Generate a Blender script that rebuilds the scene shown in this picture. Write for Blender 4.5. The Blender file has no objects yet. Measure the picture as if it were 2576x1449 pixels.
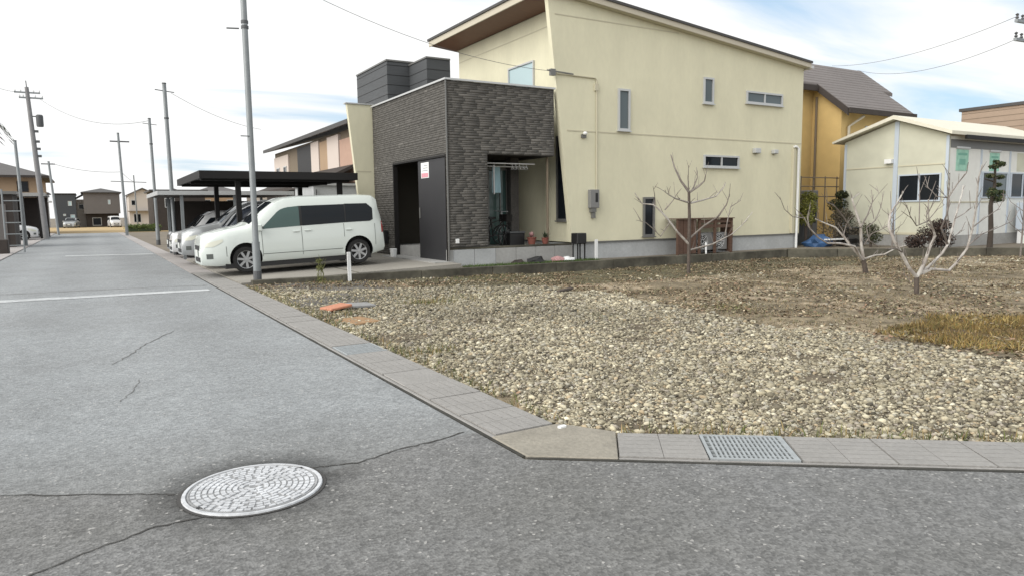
import bpy, bmesh, math, random
import numpy as np
from mathutils import Vector, Matrix
S = bpy.context.scene
COL = S.collection
R = math.radians
rng = np.random.default_rng(7)
random.seed(7)

# ------------------------------------------------------------------ camera
IMW, IMH, FOC = 2576.0, 1449.0, 1777.0
YAW, ROLL = R(30.7), 0.0127
PITCH = math.atan((724.5 - 533.6) / FOC)
CAMZ = 1.5
_h = Vector((math.cos(YAW), -math.sin(YAW), 0))
_f = Vector((math.sin(YAW) * math.cos(PITCH), math.cos(YAW) * math.cos(PITCH), -math.sin(PITCH)))
_v = _h.cross(_f)
_r = _h * math.cos(ROLL) - _v * math.sin(ROLL)
_u = _v * math.cos(ROLL) + _h * math.sin(ROLL)
cam_d = bpy.data.cameras.new('camera')
cam = bpy.data.objects.new('camera', cam_d)
COL.objects.link(cam)
m = Matrix.Identity(4)
for i in range(3):
    m[i][0], m[i][1], m[i][2] = _r[i], _u[i], -_f[i]
m[2][3] = CAMZ
cam.matrix_world = m
cam_d.sensor_width = 36
cam_d.lens = 36 * FOC / IMW
cam_d.clip_end = 4000
cam_d.clip_start = 0.05
S.camera = cam

# ------------------------------------------------------------------ sky, sun, exposure
SUN_AZ = R(264)      # compass bearing of the sun (0 = +Y, clockwise)
SUN_EL = R(32)
w = bpy.data.worlds.new('World')
S.world = w
w.use_nodes = True
nt = w.node_tree
nt.nodes.clear()
def N(t, kind, **kw):
    n = t.nodes.new(kind)
    for k, v in kw.items():
        setattr(n, k, v)
    return n
out = N(nt, 'ShaderNodeOutputWorld')
bg = N(nt, 'ShaderNodeBackground')
bg.inputs['Strength'].default_value = 0.1
sky = N(nt, 'ShaderNodeTexSky', sky_type='NISHITA')
sky.sun_disc = False
sky.sun_elevation = SUN_EL
sky.sun_rotation = SUN_AZ
tc = N(nt, 'ShaderNodeTexCoord')
sep = N(nt, 'ShaderNodeSeparateXYZ')
nt.links.new(tc.outputs['Generated'], sep.inputs[0])
zz = N(nt, 'ShaderNodeMath', operation='ADD'); zz.inputs[1].default_value = 0.12
nt.links.new(sep.outputs['Z'], zz.inputs[0])
zm = N(nt, 'ShaderNodeMath', operation='MAXIMUM'); zm.inputs[1].default_value = 0.06
nt.links.new(zz.outputs[0], zm.inputs[0])
dx = N(nt, 'ShaderNodeMath', operation='DIVIDE'); dy = N(nt, 'ShaderNodeMath', operation='DIVIDE')
for n_, s_ in ((dx, 'X'), (dy, 'Y')):
    nt.links.new(sep.outputs[s_], n_.inputs[0]); nt.links.new(zm.outputs[0], n_.inputs[1])
cmb = N(nt, 'ShaderNodeCombineXYZ')
nt.links.new(dx.outputs[0], cmb.inputs[0]); nt.links.new(dy.outputs[0], cmb.inputs[1])
mp = N(nt, 'ShaderNodeMapping')
mp.inputs['Rotation'].default_value = (0, 0, R(35))
mp.inputs['Scale'].default_value = (0.42, 1.15, 1)
mp.inputs['Location'].default_value = (3.1, 0.4, 0)
nt.links.new(cmb.outputs[0], mp.inputs[0])
nz = N(nt, 'ShaderNodeTexNoise')
nz.inputs['Scale'].default_value = 1.5; nz.inputs['Detail'].default_value = 7; nz.inputs['Roughness'].default_value = 0.52
nz.inputs['Distortion'].default_value = 0.4
nt.links.new(mp.outputs[0], nz.inputs[0])
cr = N(nt, 'ShaderNodeValToRGB')
cr.color_ramp.elements[0].position = 0.33; cr.color_ramp.elements[0].color = (0.12, 0.12, 0.12, 1)
cr.color_ramp.elements[1].position = 0.53; cr.color_ramp.elements[1].color = (1, 1, 1, 1)
# clouds thin out towards the right of the street (+X)
bia = N(nt, 'ShaderNodeMapRange'); bia.inputs['From Min'].default_value = -0.3; bia.inputs['From Max'].default_value = 1.0
bia.inputs['To Min'].default_value = 0.16; bia.inputs['To Max'].default_value = -0.055
nt.links.new(sep.outputs['X'], bia.inputs['Value'])
ad = N(nt, 'ShaderNodeMath', operation='ADD'); nt.links.new(nz.outputs['Fac'], ad.inputs[0]); nt.links.new(bia.outputs[0], ad.inputs[1])
nt.links.new(ad.outputs[0], cr.inputs[0])
blu = N(nt, 'ShaderNodeMix', data_type='RGBA'); blu.inputs['Factor'].default_value = 0.6; blu.inputs['B'].default_value = (3.6, 5.6, 7.6, 1)
nt.links.new(sky.outputs[0], blu.inputs['A'])
mixs = N(nt, 'ShaderNodeMix', data_type='RGBA')
CLOUD = 7.9
mixs.inputs['B'].default_value = (CLOUD, CLOUD * 1.005, CLOUD * 1.0, 1)
nt.links.new(cr.outputs[0], mixs.inputs['Factor'])
nt.links.new(blu.outputs['Result'], mixs.inputs['A'])
nt.links.new(mixs.outputs['Result'], bg.inputs['Color'])
nt.links.new(bg.outputs[0], out.inputs[0])
sd = bpy.data.lights.new('sun', 'SUN')
sd.energy = 2.55; sd.angle = R(65); sd.color = (1, 0.96, 0.9)
sun = bpy.data.objects.new('sun', sd); COL.objects.link(sun)
_sd = Vector((math.sin(SUN_AZ) * math.cos(SUN_EL), math.cos(SUN_AZ) * math.cos(SUN_EL), math.sin(SUN_EL)))
sun.rotation_euler = _sd.to_track_quat('Z', 'Y').to_euler()
S.view_settings.view_transform = 'Standard'
S.view_settings.look = 'None'
S.view_settings.exposure = 0.45
S.view_settings.gamma = 1
S.view_settings.use_curve_mapping = False

# ------------------------------------------------------------------ measuring helpers (a sight line cut by a plane)
def ray(x, y):
    return _f * FOC + _r * (x - IMW / 2) - _u * (y - IMH / 2)
def G(x, y, z=0.0):
    d = ray(x, y); t = (z - CAMZ) / d.z
    return (d.x * t, d.y * t, z)
def AX(x, y, X):
    d = ray(x, y); t = X / d.x
    return (X, d.y * t, CAMZ + d.z * t)
def AY(x, y, Y):
    d = ray(x, y); t = Y / d.y
    return (d.x * t, Y, CAMZ + d.z * t)

# ------------------------------------------------------------------ materials
def sr(r, g, b):
    f = lambda c: ((c / 255 + 0.055) / 1.055) ** 2.4 if c > 10.3 else c / 255 / 12.92
    return (f(r), f(g), f(b))
MATS = {}
def mat(name, c, rough=0.7, var=0.0, scale=8.0, bump=0.0, metal=0.0, spec=0.5, detail=5, var2=0.0, scale2=0.6, c2=None, stretch=None, coat=0.0, bscale=None):
    """base colour with two octaves of mottling and a fine relief"""
    if name in MATS:
        return MATS[name]
    M = bpy.data.materials.new(name); M.use_nodes = True
    t = M.node_tree; b = t.nodes['Principled BSDF']
    b.inputs['Roughness'].default_value = rough; b.inputs['Metallic'].default_value = metal
    b.inputs['Specular IOR Level'].default_value = spec
    b.inputs['Coat Weight'].default_value = coat
    b.inputs['Base Color'].default_value = (*c, 1)
    if var or var2 or bump:
        co = N(t, 'ShaderNodeTexCoord'); vec = co.outputs['Object']
        if stretch:
            mpn = N(t, 'ShaderNodeMapping'); mpn.inputs['Scale'].default_value = stretch
            t.links.new(vec, mpn.inputs[0]); vec = mpn.outputs[0]
        n1 = N(t, 'ShaderNodeTexNoise'); n1.inputs['Scale'].default_value = scale; n1.inputs['Detail'].default_value = detail
        n2 = N(t, 'ShaderNodeTexNoise'); n2.inputs['Scale'].default_value = scale2; n2.inputs['Detail'].default_value = 4
        t.links.new(vec, n1.inputs[0]); t.links.new(vec, n2.inputs[0])
        def rampmul(src, amt):
            mr = N(t, 'ShaderNodeMapRange'); mr.inputs['From Min'].default_value = 0.25; mr.inputs['From Max'].default_value = 0.75
            mr.inputs['To Min'].default_value = 1 - amt; mr.inputs['To Max'].default_value = 1 + amt
            t.links.new(src, mr.inputs['Value']); return mr.outputs[0]
        mm = N(t, 'ShaderNodeMath', operation='MULTIPLY')
        t.links.new(rampmul(n1.outputs['Fac'], var), mm.inputs[0]); t.links.new(rampmul(n2.outputs['Fac'], var2), mm.inputs[1])
        vm = N(t, 'ShaderNodeVectorMath', operation='SCALE')
        if c2:
            mx = N(t, 'ShaderNodeMix', data_type='RGBA'); mx.inputs['A'].default_value = (*c, 1); mx.inputs['B'].default_value = (*c2, 1)
            r2 = N(t, 'ShaderNodeMapRange'); r2.inputs['From Min'].default_value = 0.4; r2.inputs['From Max'].default_value = 0.62
            t.links.new(n2.outputs['Fac'], r2.inputs['Value']); t.links.new(r2.outputs[0], mx.inputs['Factor'])
            t.links.new(mx.outputs['Result'], vm.inputs[0])
        else:
            vm.inputs[0].default_value = c
        t.links.new(mm.outputs[0], vm.inputs['Scale'])
        t.links.new(vm.outputs[0], b.inputs['Base Color'])
        if bump:
            bp = N(t, 'ShaderNodeBump'); bp.inputs['Strength'].default_value = bump; bp.inputs['Distance'].default_value = 0.02
            if bscale:
                n3 = N(t, 'ShaderNodeTexNoise'); n3.inputs['Scale'].default_value = bscale; n3.inputs['Detail'].default_value = 3
                t.links.new(vec, n3.inputs[0]); t.links.new(n3.outputs['Fac'], bp.inputs['Height'])
            else:
                t.links.new(n1.outputs['Fac'], bp.inputs['Height'])
            t.links.new(bp.outputs[0], b.inputs['Normal'])
    MATS[name] = M
    return M
def glass(name, c, rough=0.06):
    if name in MATS: return MATS[name]
    M = mat(name, c, rough, spec=0.42)
    return M
def attr_mat(name, rough=0.85, var=0.12, scale=60, bump=0.2, trans=0.0):
    M = bpy.data.materials.new(name); M.use_nodes = True
    t = M.node_tree; b = t.nodes['Principled BSDF']; b.inputs['Roughness'].default_value = rough
    b.inputs['Specular IOR Level'].default_value = 0.3
    a = N(t, 'ShaderNodeAttribute', attribute_name='tint')
    co = N(t, 'ShaderNodeTexCoord')
    n1 = N(t, 'ShaderNodeTexNoise'); n1.inputs['Scale'].default_value = scale; n1.inputs['Detail'].default_value = 6
    t.links.new(co.outputs['Object'], n1.inputs[0])
    mr = N(t, 'ShaderNodeMapRange'); mr.inputs['From Min'].default_value = 0.25; mr.inputs['From Max'].default_value = 0.75
    mr.inputs['To Min'].default_value = 1 - var; mr.inputs['To Max'].default_value = 1 + var
    t.links.new(n1.outputs['Fac'], mr.inputs['Value'])
    vm = N(t, 'ShaderNodeVectorMath', operation='SCALE')
    t.links.new(a.outputs['Color'], vm.inputs[0]); t.links.new(mr.outputs[0], vm.inputs['Scale'])
    t.links.new(vm.outputs[0], b.inputs['Base Color'])
    if bump:
        bp = N(t, 'ShaderNodeBump'); bp.inputs['Strength'].default_value = bump; bp.inputs['Distance'].default_value = 0.03
        t.links.new(n1.outputs['Fac'], bp.inputs['Height']); t.links.new(bp.outputs[0], b.inputs['Normal'])
    MATS[name] = M
    return M
def asphalt(name, c, tone2, spk=0.35, near=None):
    """worn asphalt: exposed aggregate chips as cells, large worn patches, faint stains"""
    M = bpy.data.materials.new(name); M.use_nodes = True
    t = M.node_tree; b = t.nodes['Principled BSDF']; b.inputs['Roughness'].default_value = 0.8; b.inputs['Specular IOR Level'].default_value = 0.35
    co = N(t, 'ShaderNodeTexCoord')
    vo = N(t, 'ShaderNodeTexVoronoi'); vo.inputs['Scale'].default_value = 75
    v2 = N(t, 'ShaderNodeTexVoronoi'); v2.inputs['Scale'].default_value = 30
    n2 = N(t, 'ShaderNodeTexNoise'); n2.inputs['Scale'].default_value = 0.55; n2.inputs['Detail'].default_value = 6; n2.inputs['Roughness'].default_value = 0.6
    n3 = N(t, 'ShaderNodeTexNoise'); n3.inputs['Scale'].default_value = 5; n3.inputs['Detail'].default_value = 5
    for n_ in (vo, v2, n2, n3): t.links.new(co.outputs['Object'], n_.inputs[0])
    bw = N(t, 'ShaderNodeSeparateColor'); t.links.new(vo.outputs['Color'], bw.inputs[0])
    bw2 = N(t, 'ShaderNodeSeparateColor'); t.links.new(v2.outputs['Color'], bw2.inputs[0])
    def mrn(src, a, bb, lo, hi):
        mr = N(t, 'ShaderNodeMapRange'); mr.inputs['From Min'].default_value = a; mr.inputs['From Max'].default_value = bb
        mr.inputs['To Min'].default_value = lo; mr.inputs['To Max'].default_value = hi
        t.links.new(src, mr.inputs['Value']); return mr.outputs[0]
    def mul(a, bb):
        q = N(t, 'ShaderNodeMath', operation='MULTIPLY'); t.links.new(a, q.inputs[0]); t.links.new(bb, q.inputs[1]); return q.outputs[0]
    k = mul(mul(mrn(bw.outputs[0], 0, 1, 1 - spk, 1 + spk), mrn(bw2.outputs[0], 0, 1, 1 - spk * 0.45, 1 + spk * 0.45)), mrn(n3.outputs['Fac'], 0.3, 0.7, 0.93, 1.07))
    mx = N(t, 'ShaderNodeMix', data_type='RGBA'); mx.inputs['A'].default_value = (*c, 1); mx.inputs['B'].default_value = (*tone2, 1)
    t.links.new(mrn(n2.outputs['Fac'], 0.35, 0.65, 0, 1), mx.inputs['Factor'])
    src = mx.outputs['Result']
    if near:
        # the older, darker surface feathers out beyond the crack between the two roads
        sp_ = N(t, 'ShaderNodeSeparateXYZ'); t.links.new(co.outputs['Object'], sp_.inputs[0])
        l1 = N(t, 'ShaderNodeMath', operation='MULTIPLY_ADD'); l1.inputs[1].default_value = 0.18; t.links.new(sp_.outputs['X'], l1.inputs[0]); t.links.new(sp_.outputs['Y'], l1.inputs[2])
        l2 = N(t, 'ShaderNodeMath', operation='MULTIPLY_ADD'); l2.inputs[1].default_value = 1.3; t.links.new(n2.outputs['Fac'], l2.inputs[0]); t.links.new(l1.outputs[0], l2.inputs[2])
        m2 = N(t, 'ShaderNodeMix', data_type='RGBA'); m2.inputs['B'].default_value = (*near, 1); t.links.new(src, m2.inputs['A'])
        t.links.new(mrn(l2.outputs[0], 4.75, 6.3, 0.75, 0.0), m2.inputs['Factor']); src = m2.outputs['Result']
        # wheel tracks polished along the road
        tr = N(t, 'ShaderNodeMath', operation='SINE'); tm = N(t, 'ShaderNodeMath', operation='MULTIPLY_ADD'); tm.inputs[1].default_value = 3.6; t.links.new(sp_.outputs['X'], tm.inputs[0]); t.links.new(n2.outputs['Fac'], tm.inputs[2]); t.links.new(tm.outputs[0], tr.inputs[0])
        k = mul(k, mrn(tr.outputs[0], -1, 1, 0.94, 1.04))
    vm = N(t, 'ShaderNodeVectorMath', operation='SCALE')
    t.links.new(src, vm.inputs[0]); t.links.new(k, vm.inputs['Scale'])
    # tar and oil stain round the manhole
    ds = N(t, 'ShaderNodeVectorMath', operation='DISTANCE'); ds.inputs[1].default_value = (0.69, 4.02, 0)
    t.links.new(co.outputs['Object'], ds.inputs[0])
    ad_ = N(t, 'ShaderNodeMath', operation='MULTIPLY_ADD'); ad_.inputs[1].default_value = 0.16; t.links.new(n3.outputs['Fac'], ad_.inputs[0]); t.links.new(ds.outputs['Value'], ad_.inputs[2])
    v3 = N(t, 'ShaderNodeVectorMath', operation='SCALE'); t.links.new(vm.outputs[0], v3.inputs[0]); t.links.new(mrn(ad_.outputs[0], 0.44, 0.70, 0.42, 1.0), v3.inputs['Scale'])
    chip = N(t, 'ShaderNodeMix', data_type='RGBA'); chip.inputs['B'].default_value = (0.5, 0.49, 0.47, 1)
    t.links.new(mrn(bw.outputs[1], 0.985, 0.99, 0, 0.5), chip.inputs['Factor']); t.links.new(v3.outputs[0], chip.inputs['A'])
    t.links.new(chip.outputs['Result'], b.inputs['Base Color'])
    bp = N(t, 'ShaderNodeBump'); bp.inputs['Strength'].default_value = 0.35; bp.inputs['Distance'].default_value = 0.008
    t.links.new(vo.outputs['Distance'], bp.inputs['Height']); t.links.new(bp.outputs[0], b.inputs['Normal'])
    MATS[name] = M
    return M

mat('cream', (0.66, 0.636, 0.476), 0.85, var=0.03, scale=7.0, bump=0.2, var2=0.07, scale2=0.8, bscale=70, stretch=(1.3, 1.3, 0.6))
mat('cream_trim', (0.53, 0.50, 0.38), 0.8)
mat('stone', (0.085, 0.079, 0.074), 0.75, var=0.28, scale=24, bump=0.5, var2=0.15, scale2=2.2)
mat('stone_back', (0.07, 0.068, 0.064), 0.9)
mat('dark_siding', (0.062, 0.067, 0.072), 0.6, var=0.1, scale=6, bump=0.1, stretch=(0.4, 0.4, 5), var2=0.08)
mat('concrete', (0.33, 0.33, 0.32), 0.85, var=0.1, scale=14, bump=0.2, var2=0.13, scale2=1.2)
mat('concrete_pale', (0.40, 0.415, 0.42), 0.85, var=0.09, scale=18, bump=0.15, var2=0.12, scale2=1.6)
mat('concrete_lid', (0.27, 0.262, 0.25), 0.85, var=0.13, scale=45, bump=0.3, var2=0.13, scale2=2.0)
mat('concrete_tan', (0.265, 0.245, 0.205), 0.9, var=0.16, scale=40, bump=0.35, var2=0.15, scale2=3)
mat('concrete_old', (0.058, 0.053, 0.040), 0.92, var=0.25, scale=9, bump=0.4, var2=0.35, scale2=0.9, c2=(0.10, 0.094, 0.072))
mat('driveway', (0.27, 0.255, 0.225), 0.88, var=0.1, scale=20, bump=0.15, var2=0.18, scale2=0.5)
mat('wood_soffit', (0.17, 0.082, 0.05), 0.6, var=0.15, scale=3, stretch=(1, 12, 1))
mat('roof_metal', (0.055, 0.053, 0.052), 0.55, var=0.1, scale=4)
mat('fascia', (0.50, 0.46, 0.37), 0.6)
mat('alu', (0.52, 0.53, 0.53), 0.4, metal=0.3)
mat('alu_dark', (0.16, 0.16, 0.155), 0.45, metal=0.2)
mat('black', (0.012, 0.012, 0.013), 0.5)
mat('black_metal', (0.013, 0.012, 0.012), 0.55, spec=0.25)
mat('door_dark', (0.026, 0.026, 0.029), 0.5, var=0.08, scale=3)
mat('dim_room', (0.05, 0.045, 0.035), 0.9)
mat('glass_dark', (0.012, 0.015, 0.019), 0.05, spec=0.2)
glass('glass_grey', (0.10, 0.125, 0.135), 0.12)
glass('glass_sky', (0.42, 0.55, 0.58), 0.10)
glass('glass_teal', (0.10, 0.16, 0.155), 0.15)
glass('glass_green', (0.06, 0.105, 0.098), 0.06)
mat('white_paint', (0.74, 0.76, 0.76), 0.5, var=0.05, scale=20)
mat('white_plain', (0.78, 0.79, 0.79), 0.45)
mat('line_paint', (0.46, 0.48, 0.49), 0.75, var=0.3, scale=14, var2=0.25, scale2=1.5)
mat('galv', (0.25, 0.27, 0.28), 0.5, var=0.1, scale=5, metal=0.35)
mat('galv_dark', (0.10, 0.105, 0.11), 0.6, metal=0.2)
mat('pole_concrete', (0.22, 0.22, 0.225), 0.8, var=0.1, scale=5)
mat('wire', (0.10, 0.10, 0.105), 0.7)
mat('van_paint', (0.64, 0.69, 0.66), 0.25, spec=0.5, coat=0.6)
mat('car_silver', (0.40, 0.42, 0.43), 0.28, metal=0.35, coat=0.5)
mat('car_white', (0.62, 0.63, 0.64), 0.28, coat=0.5)
mat('car_black', (0.02, 0.02, 0.022), 0.2, coat=0.7)
mat('car_blue', (0.05, 0.06, 0.08), 0.25, coat=0.6)
mat('rubber', (0.014, 0.014, 0.014), 0.85)
mat('rim', (0.42, 0.43, 0.44), 0.35, metal=0.6)
mat('lamp_clear', (0.62, 0.63, 0.54), 0.12, spec=0.7)
mat('lamp_red', (0.30, 0.02, 0.02), 0.2)
mat('seam', (0.09, 0.10, 0.095), 0.7)
mat('plate', (0.6, 0.62, 0.6), 0.5)
mat('brown_wood', (0.10, 0.056, 0.038), 0.75, var=0.25, scale=4, stretch=(1, 1, 6))
mat('ac_grey', (0.20, 0.20, 0.20), 0.6)
mat('yellow_wall', (0.58, 0.42, 0.18), 0.85, var=0.05, scale=3, var2=0.07)
mat('roof_tile', (0.17, 0.153, 0.147), 0.8, var=0.12, scale=12, bump=0.2, var2=0.08)
mat('shed_panel', (0.53, 0.53, 0.43), 0.75, var=0.05, scale=2.5, var2=0.09, scale2=0.8)
mat('shed_white', (0.72, 0.73, 0.70), 0.7, var=0.05, scale=4)
mat('shed_roof', (0.66, 0.635, 0.53), 0.6, var=0.05, scale=5)
mat('shed_post', (0.47, 0.53, 0.60), 0.5)
mat('poster', (0.30, 0.55, 0.44), 0.6, var=0.2, scale=6)
mat('poster_ink', (0.16, 0.38, 0.30), 0.6)
mat('brown_wall', (0.33, 0.25, 0.19), 0.85, var=0.06, scale=3)
mat('bark', (0.24, 0.215, 0.195), 0.85, var=0.3, scale=14, bump=0.3, var2=0.25, scale2=3, c2=(0.12, 0.10, 0.088))
mat('bark_pale', (0.50, 0.475, 0.44), 0.85, var=0.25, scale=14, bump=0.3, var2=0.25, scale2=4, c2=(0.28, 0.25, 0.225))
mat('bark_dark', (0.09, 0.072, 0.06), 0.9, var=0.25, scale=14, bump=0.3)
mat('pine_bark', (0.05, 0.04, 0.032), 0.9, var=0.2, scale=10)
mat('blue_tarp', (0.035, 0.095, 0.22), 0.5, var=0.15, scale=5)
mat('orange_tile', (0.47, 0.21, 0.13), 0.85, var=0.15, scale=25)
mat('grey_slate', (0.26, 0.26, 0.26), 0.85, var=0.12, scale=20)
mat('rust_board', (0.30, 0.185, 0.095), 0.9, var=0.25, scale=16)
mat('pink_wall', (0.42, 0.28, 0.215), 0.85, var=0.05, scale=3)
mat('pale_wall', (0.56, 0.49, 0.44), 0.85)
mat('brown_panel', (0.18, 0.145, 0.105), 0.85)
mat('tan_wall', (0.36, 0.255, 0.165), 0.85, var=0.05, scale=1)
mat('grey_house', (0.135, 0.125, 0.12), 0.85, var=0.05, scale=1)
mat('navy_house', (0.05, 0.057, 0.066), 0.8)
mat('pale_house', (0.50, 0.465, 0.43), 0.85)
mat('grey_roof', (0.11, 0.105, 0.105), 0.8, var=0.1, scale=3)
mat('dark_brown', (0.04, 0.032, 0.028), 0.8, var=0.15, scale=3)
mat('leaf_dark', (0.025, 0.04, 0.016), 0.8)
mat('towel_blue', (0.35, 0.52, 0.58), 0.9)
mat('weed_green', (0.15, 0.16, 0.06), 0.85)
mat('field', (0.42, 0.31, 0.16), 0.95, var=0.12, scale=0.8, var2=0.12, scale2=0.1)
mat('earth', (0.17, 0.145, 0.11), 0.95, var=0.2, scale=1.2, var2=0.2, scale2=0.1)
mat('pave_far', (0.34, 0.32, 0.31), 0.9, var=0.12, scale=2, var2=0.1)
mat('terracotta', (0.22, 0.075, 0.055), 0.8, var=0.2, scale=10)
mat('pink_cloth', (0.42, 0.24, 0.24), 0.85, var=0.15, scale=15)
mat('iron_floor', (0.27, 0.275, 0.28), 0.6, var=0.25, scale=25, var2=0.2, scale2=4)
mat('iron_lid', (0.50, 0.515, 0.535), 0.5, var=0.2, scale=26, bump=0.2, var2=0.22, scale2=5, metal=0.0)  # pale base colour carries the sky glare on the metal
mat('iron_dark', (0.05, 0.048, 0.046), 0.8)
mat('grate_steel', (0.36, 0.385, 0.395), 0.5, var=0.12, scale=14, metal=0.25)
mat('crack', (0.055, 0.053, 0.05), 0.95)
mat('grime_shade', (0.035, 0.034, 0.028), 0.95, var=0.3, scale=12)
mat('faint_crack', (0.13, 0.13, 0.128), 0.95)
mat('stain', (0.17, 0.165, 0.155), 0.9, var=0.1, scale=15)
mat('notice_pink', (0.62, 0.28, 0.33), 0.6)
asphalt('asphalt_main', (0.262, 0.277, 0.286), (0.225, 0.236, 0.242), 0.24, (0.155, 0.155, 0.15))
asphalt('asphalt_side', (0.142, 0.142, 0.137), (0.172, 0.174, 0.175), 0.30)
attr_mat('gravel', 0.85, 0.15, 90, 0.15)
attr_mat('lot_soil', 0.95, 0.55, 26, 0.8)
attr_mat('stone_tint', 0.8, 0.10, 14, 0)
attr_mat('grass_blade', 0.85, 0.1, 5, 0)
attr_mat('leaf_mix', 0.7, 0.1, 5, 0)

# ------------------------------------------------------------------ mesh helpers
class MB:
    def __init__(self): self.v, self.f, self.mi, self.cur = [], [], [], 0
    def add(self, vs, fs):
        o = len(self.v); self.v += [tuple(p) for p in vs]
        for f in fs: self.f.append([o + i for i in f]); self.mi.append(self.cur)
        return self
    def box(self, x0, x1, y0, y1, z0, z1):
        if x0 > x1: x0, x1 = x1, x0
        if y0 > y1: y0, y1 = y1, y0
        if z0 > z1: z0, z1 = z1, z0
        return self.add([(x0, y0, z0), (x1, y0, z0), (x1, y1, z0), (x0, y1, z0), (x0, y0, z1), (x1, y0, z1), (x1, y1, z1), (x0, y1, z1)],
                        [(0, 3, 2, 1), (4, 5, 6, 7), (0, 1, 5, 4), (1, 2, 6, 5), (2, 3, 7, 6), (3, 0, 4, 7)])
    def obox(self, c, ax, ay, az):
        c, ax, ay, az = map(Vector, (c, ax, ay, az))
        vs = [c + sx * ax + sy * ay + sz * az for sz in (-1, 1) for sx, sy in ((-1, -1), (1, -1), (1, 1), (-1, 1))]
        return self.add(vs, [(0, 3, 2, 1), (4, 5, 6, 7), (0, 1, 5, 4), (1, 2, 6, 5), (2, 3, 7, 6), (3, 0, 4, 7)])
    def bar(self, a, b, wd, ht, up=(0, 0, 1)):
        a, b = Vector(a), Vector(b); d = (b - a); L = d.length
        if L < 1e-6: return self
        d /= L; s = d.cross(Vector(up))
        if s.length < 1e-4: s = d.cross(Vector((1, 0, 0)))
        s.normalize(); t = s.cross(d)
        return self.obox((a + b) / 2, d * L / 2, s * wd / 2, t * ht / 2)
    def prism(self, poly, d):
        """poly: 3-D outline, extruded by vector d"""
        n = len(poly); d = Vector(d)
        vs = [Vector(p) for p in poly] + [Vector(p) + d for p in poly]
        fs = [tuple(range(n))[::-1], tuple(range(n, 2 * n))] + [(i, (i + 1) % n, n + (i + 1) % n, n + i) for i in range(n)]
        return self.add(vs, fs)
    def face(self, poly): return self.add(poly, [tuple(range(len(poly)))])
    def tube(self, pts, rad, n=6, cap=True):
        pts = [Vector(p) for p in pts]
        if not hasattr(rad, '__len__'): rad = [rad] * len(pts)
        vs, fs = [], []; prev = None
        for i, p in enumerate(pts):
            t = (pts[min(i + 1, len(pts) - 1)] - pts[max(i - 1, 0)]).normalized()
            s = prev if prev is not None else (Vector((0, 0, 1)) if abs(t.z) < 0.9 else Vector((1, 0, 0)))
            s = (s - t * s.dot(t))
            if s.length < 1e-4: s = t.orthogonal()
            s.normalize(); prev = s; q = t.cross(s)
            for k in range(n):
                a = 2 * math.pi * k / n
                vs.append(p + (s * math.cos(a) + q * math.sin(a)) * rad[i])
        for i in range(len(pts) - 1):
            for k in range(n):
                a, b = i * n + k, i * n + (k + 1) % n
                fs.append((a, b, b + n, a + n))
        if cap:
            fs.append(tuple(range(n))[::-1]); fs.append(tuple(range((len(pts) - 1) * n, len(pts) * n)))
        return self.add(vs, fs)
    def ring(self, c, axis, R0, r, n=24, k=8, sq=1.0):
        """torus around axis; sq stretches the section along the axis"""
        c, axis = Vector(c), Vector(axis).normalized(); s = axis.orthogonal().normalized(); t = axis.cross(s)
        vs, fs = [], []
        for i in range(n):
            a = 2 * math.pi * i / n; d = s * math.cos(a) + t * math.sin(a)
            for j in range(k):
                b = 2 * math.pi * j / k
                vs.append(c + d * (R0 + r * math.cos(b)) + axis * r * sq * math.sin(b))
        for i in range(n):
            for j in range(k):
                fs.append((i * k + j, ((i + 1) % n) * k + j, ((i + 1) % n) * k + (j + 1) % k, i * k + (j + 1) % k))
        return self.add(vs, fs)
    def lathe(self, c, axis, prof, n=24):
        """prof: (radius, offset along axis) pairs"""
        c, axis = Vector(c), Vector(axis).normalized(); s = axis.orthogonal().normalized(); t = axis.cross(s)
        vs, fs = [], []; k = len(prof)
        for i in range(n):
            a = 2 * math.pi * i / n; d = s * math.cos(a) + t * math.sin(a)
            for r_, o_ in prof: vs.append(c + d * r_ + axis * o_)
        for i in range(n):
            for j in range(k - 1):
                fs.append((i * k + j, ((i + 1) % n) * k + j, ((i + 1) % n) * k + j + 1, i * k + j + 1))
        return self.add(vs, fs)
    def build(self, name, mats, parent=None, smooth=None, bevel=0.0, label=None, kind=None):
        me = bpy.data.meshes.new(name)
        org = Vector((0, 0, 0)); p = parent
        while p is not None:
            org = org + p.location; p = p.parent
        me.from_pydata([tuple(Vector(v) - org) for v in self.v], [], self.f)
        if isinstance(mats, str): mats = [mats]
        for q in mats: me.materials.append(MATS[q])
        if len(mats) > 1: me.polygons.foreach_set('material_index', self.mi)
        bm = bmesh.new(); bm.from_mesh(me); bmesh.ops.recalc_face_normals(bm, faces=bm.faces[:])
        if bevel:
            try: bmesh.ops.bevel(bm, geom=bm.edges[:], offset=bevel, segments=1, affect='EDGES', clamp_overlap=True)
            except Exception: pass
        bm.to_mesh(me); bm.free()
        if smooth is not None:
            me.polygons.foreach_set('use_smooth', [True] * len(me.polygons))
            me.set_sharp_from_angle(angle=R(smooth))
        me.update()
        o = bpy.data.objects.new(name, me); COL.objects.link(o)
        if parent is not None: o.parent = parent
        if label: o['label'] = label
        if kind: o['kind'] = kind
        return o
def thing(name, label, cat, loc=(0, 0, 0), group=None):
    o = bpy.data.objects.new(name, None); COL.objects.link(o); o.location = loc
    o.empty_display_size = 0.2
    o['label'] = label; o['category'] = cat
    if group: o['group'] = group
    return o
def tag(o, label, cat, group=None):
    o['label'] = label; o['category'] = cat
    if group: o['group'] = group
    return o
def struct(o): o['kind'] = 'structure'; return o
def stuff(o, label=None, cat=None):
    o['kind'] = 'stuff'
    if label: o['label'] = label
    if cat: o['category'] = cat
    return o
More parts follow.
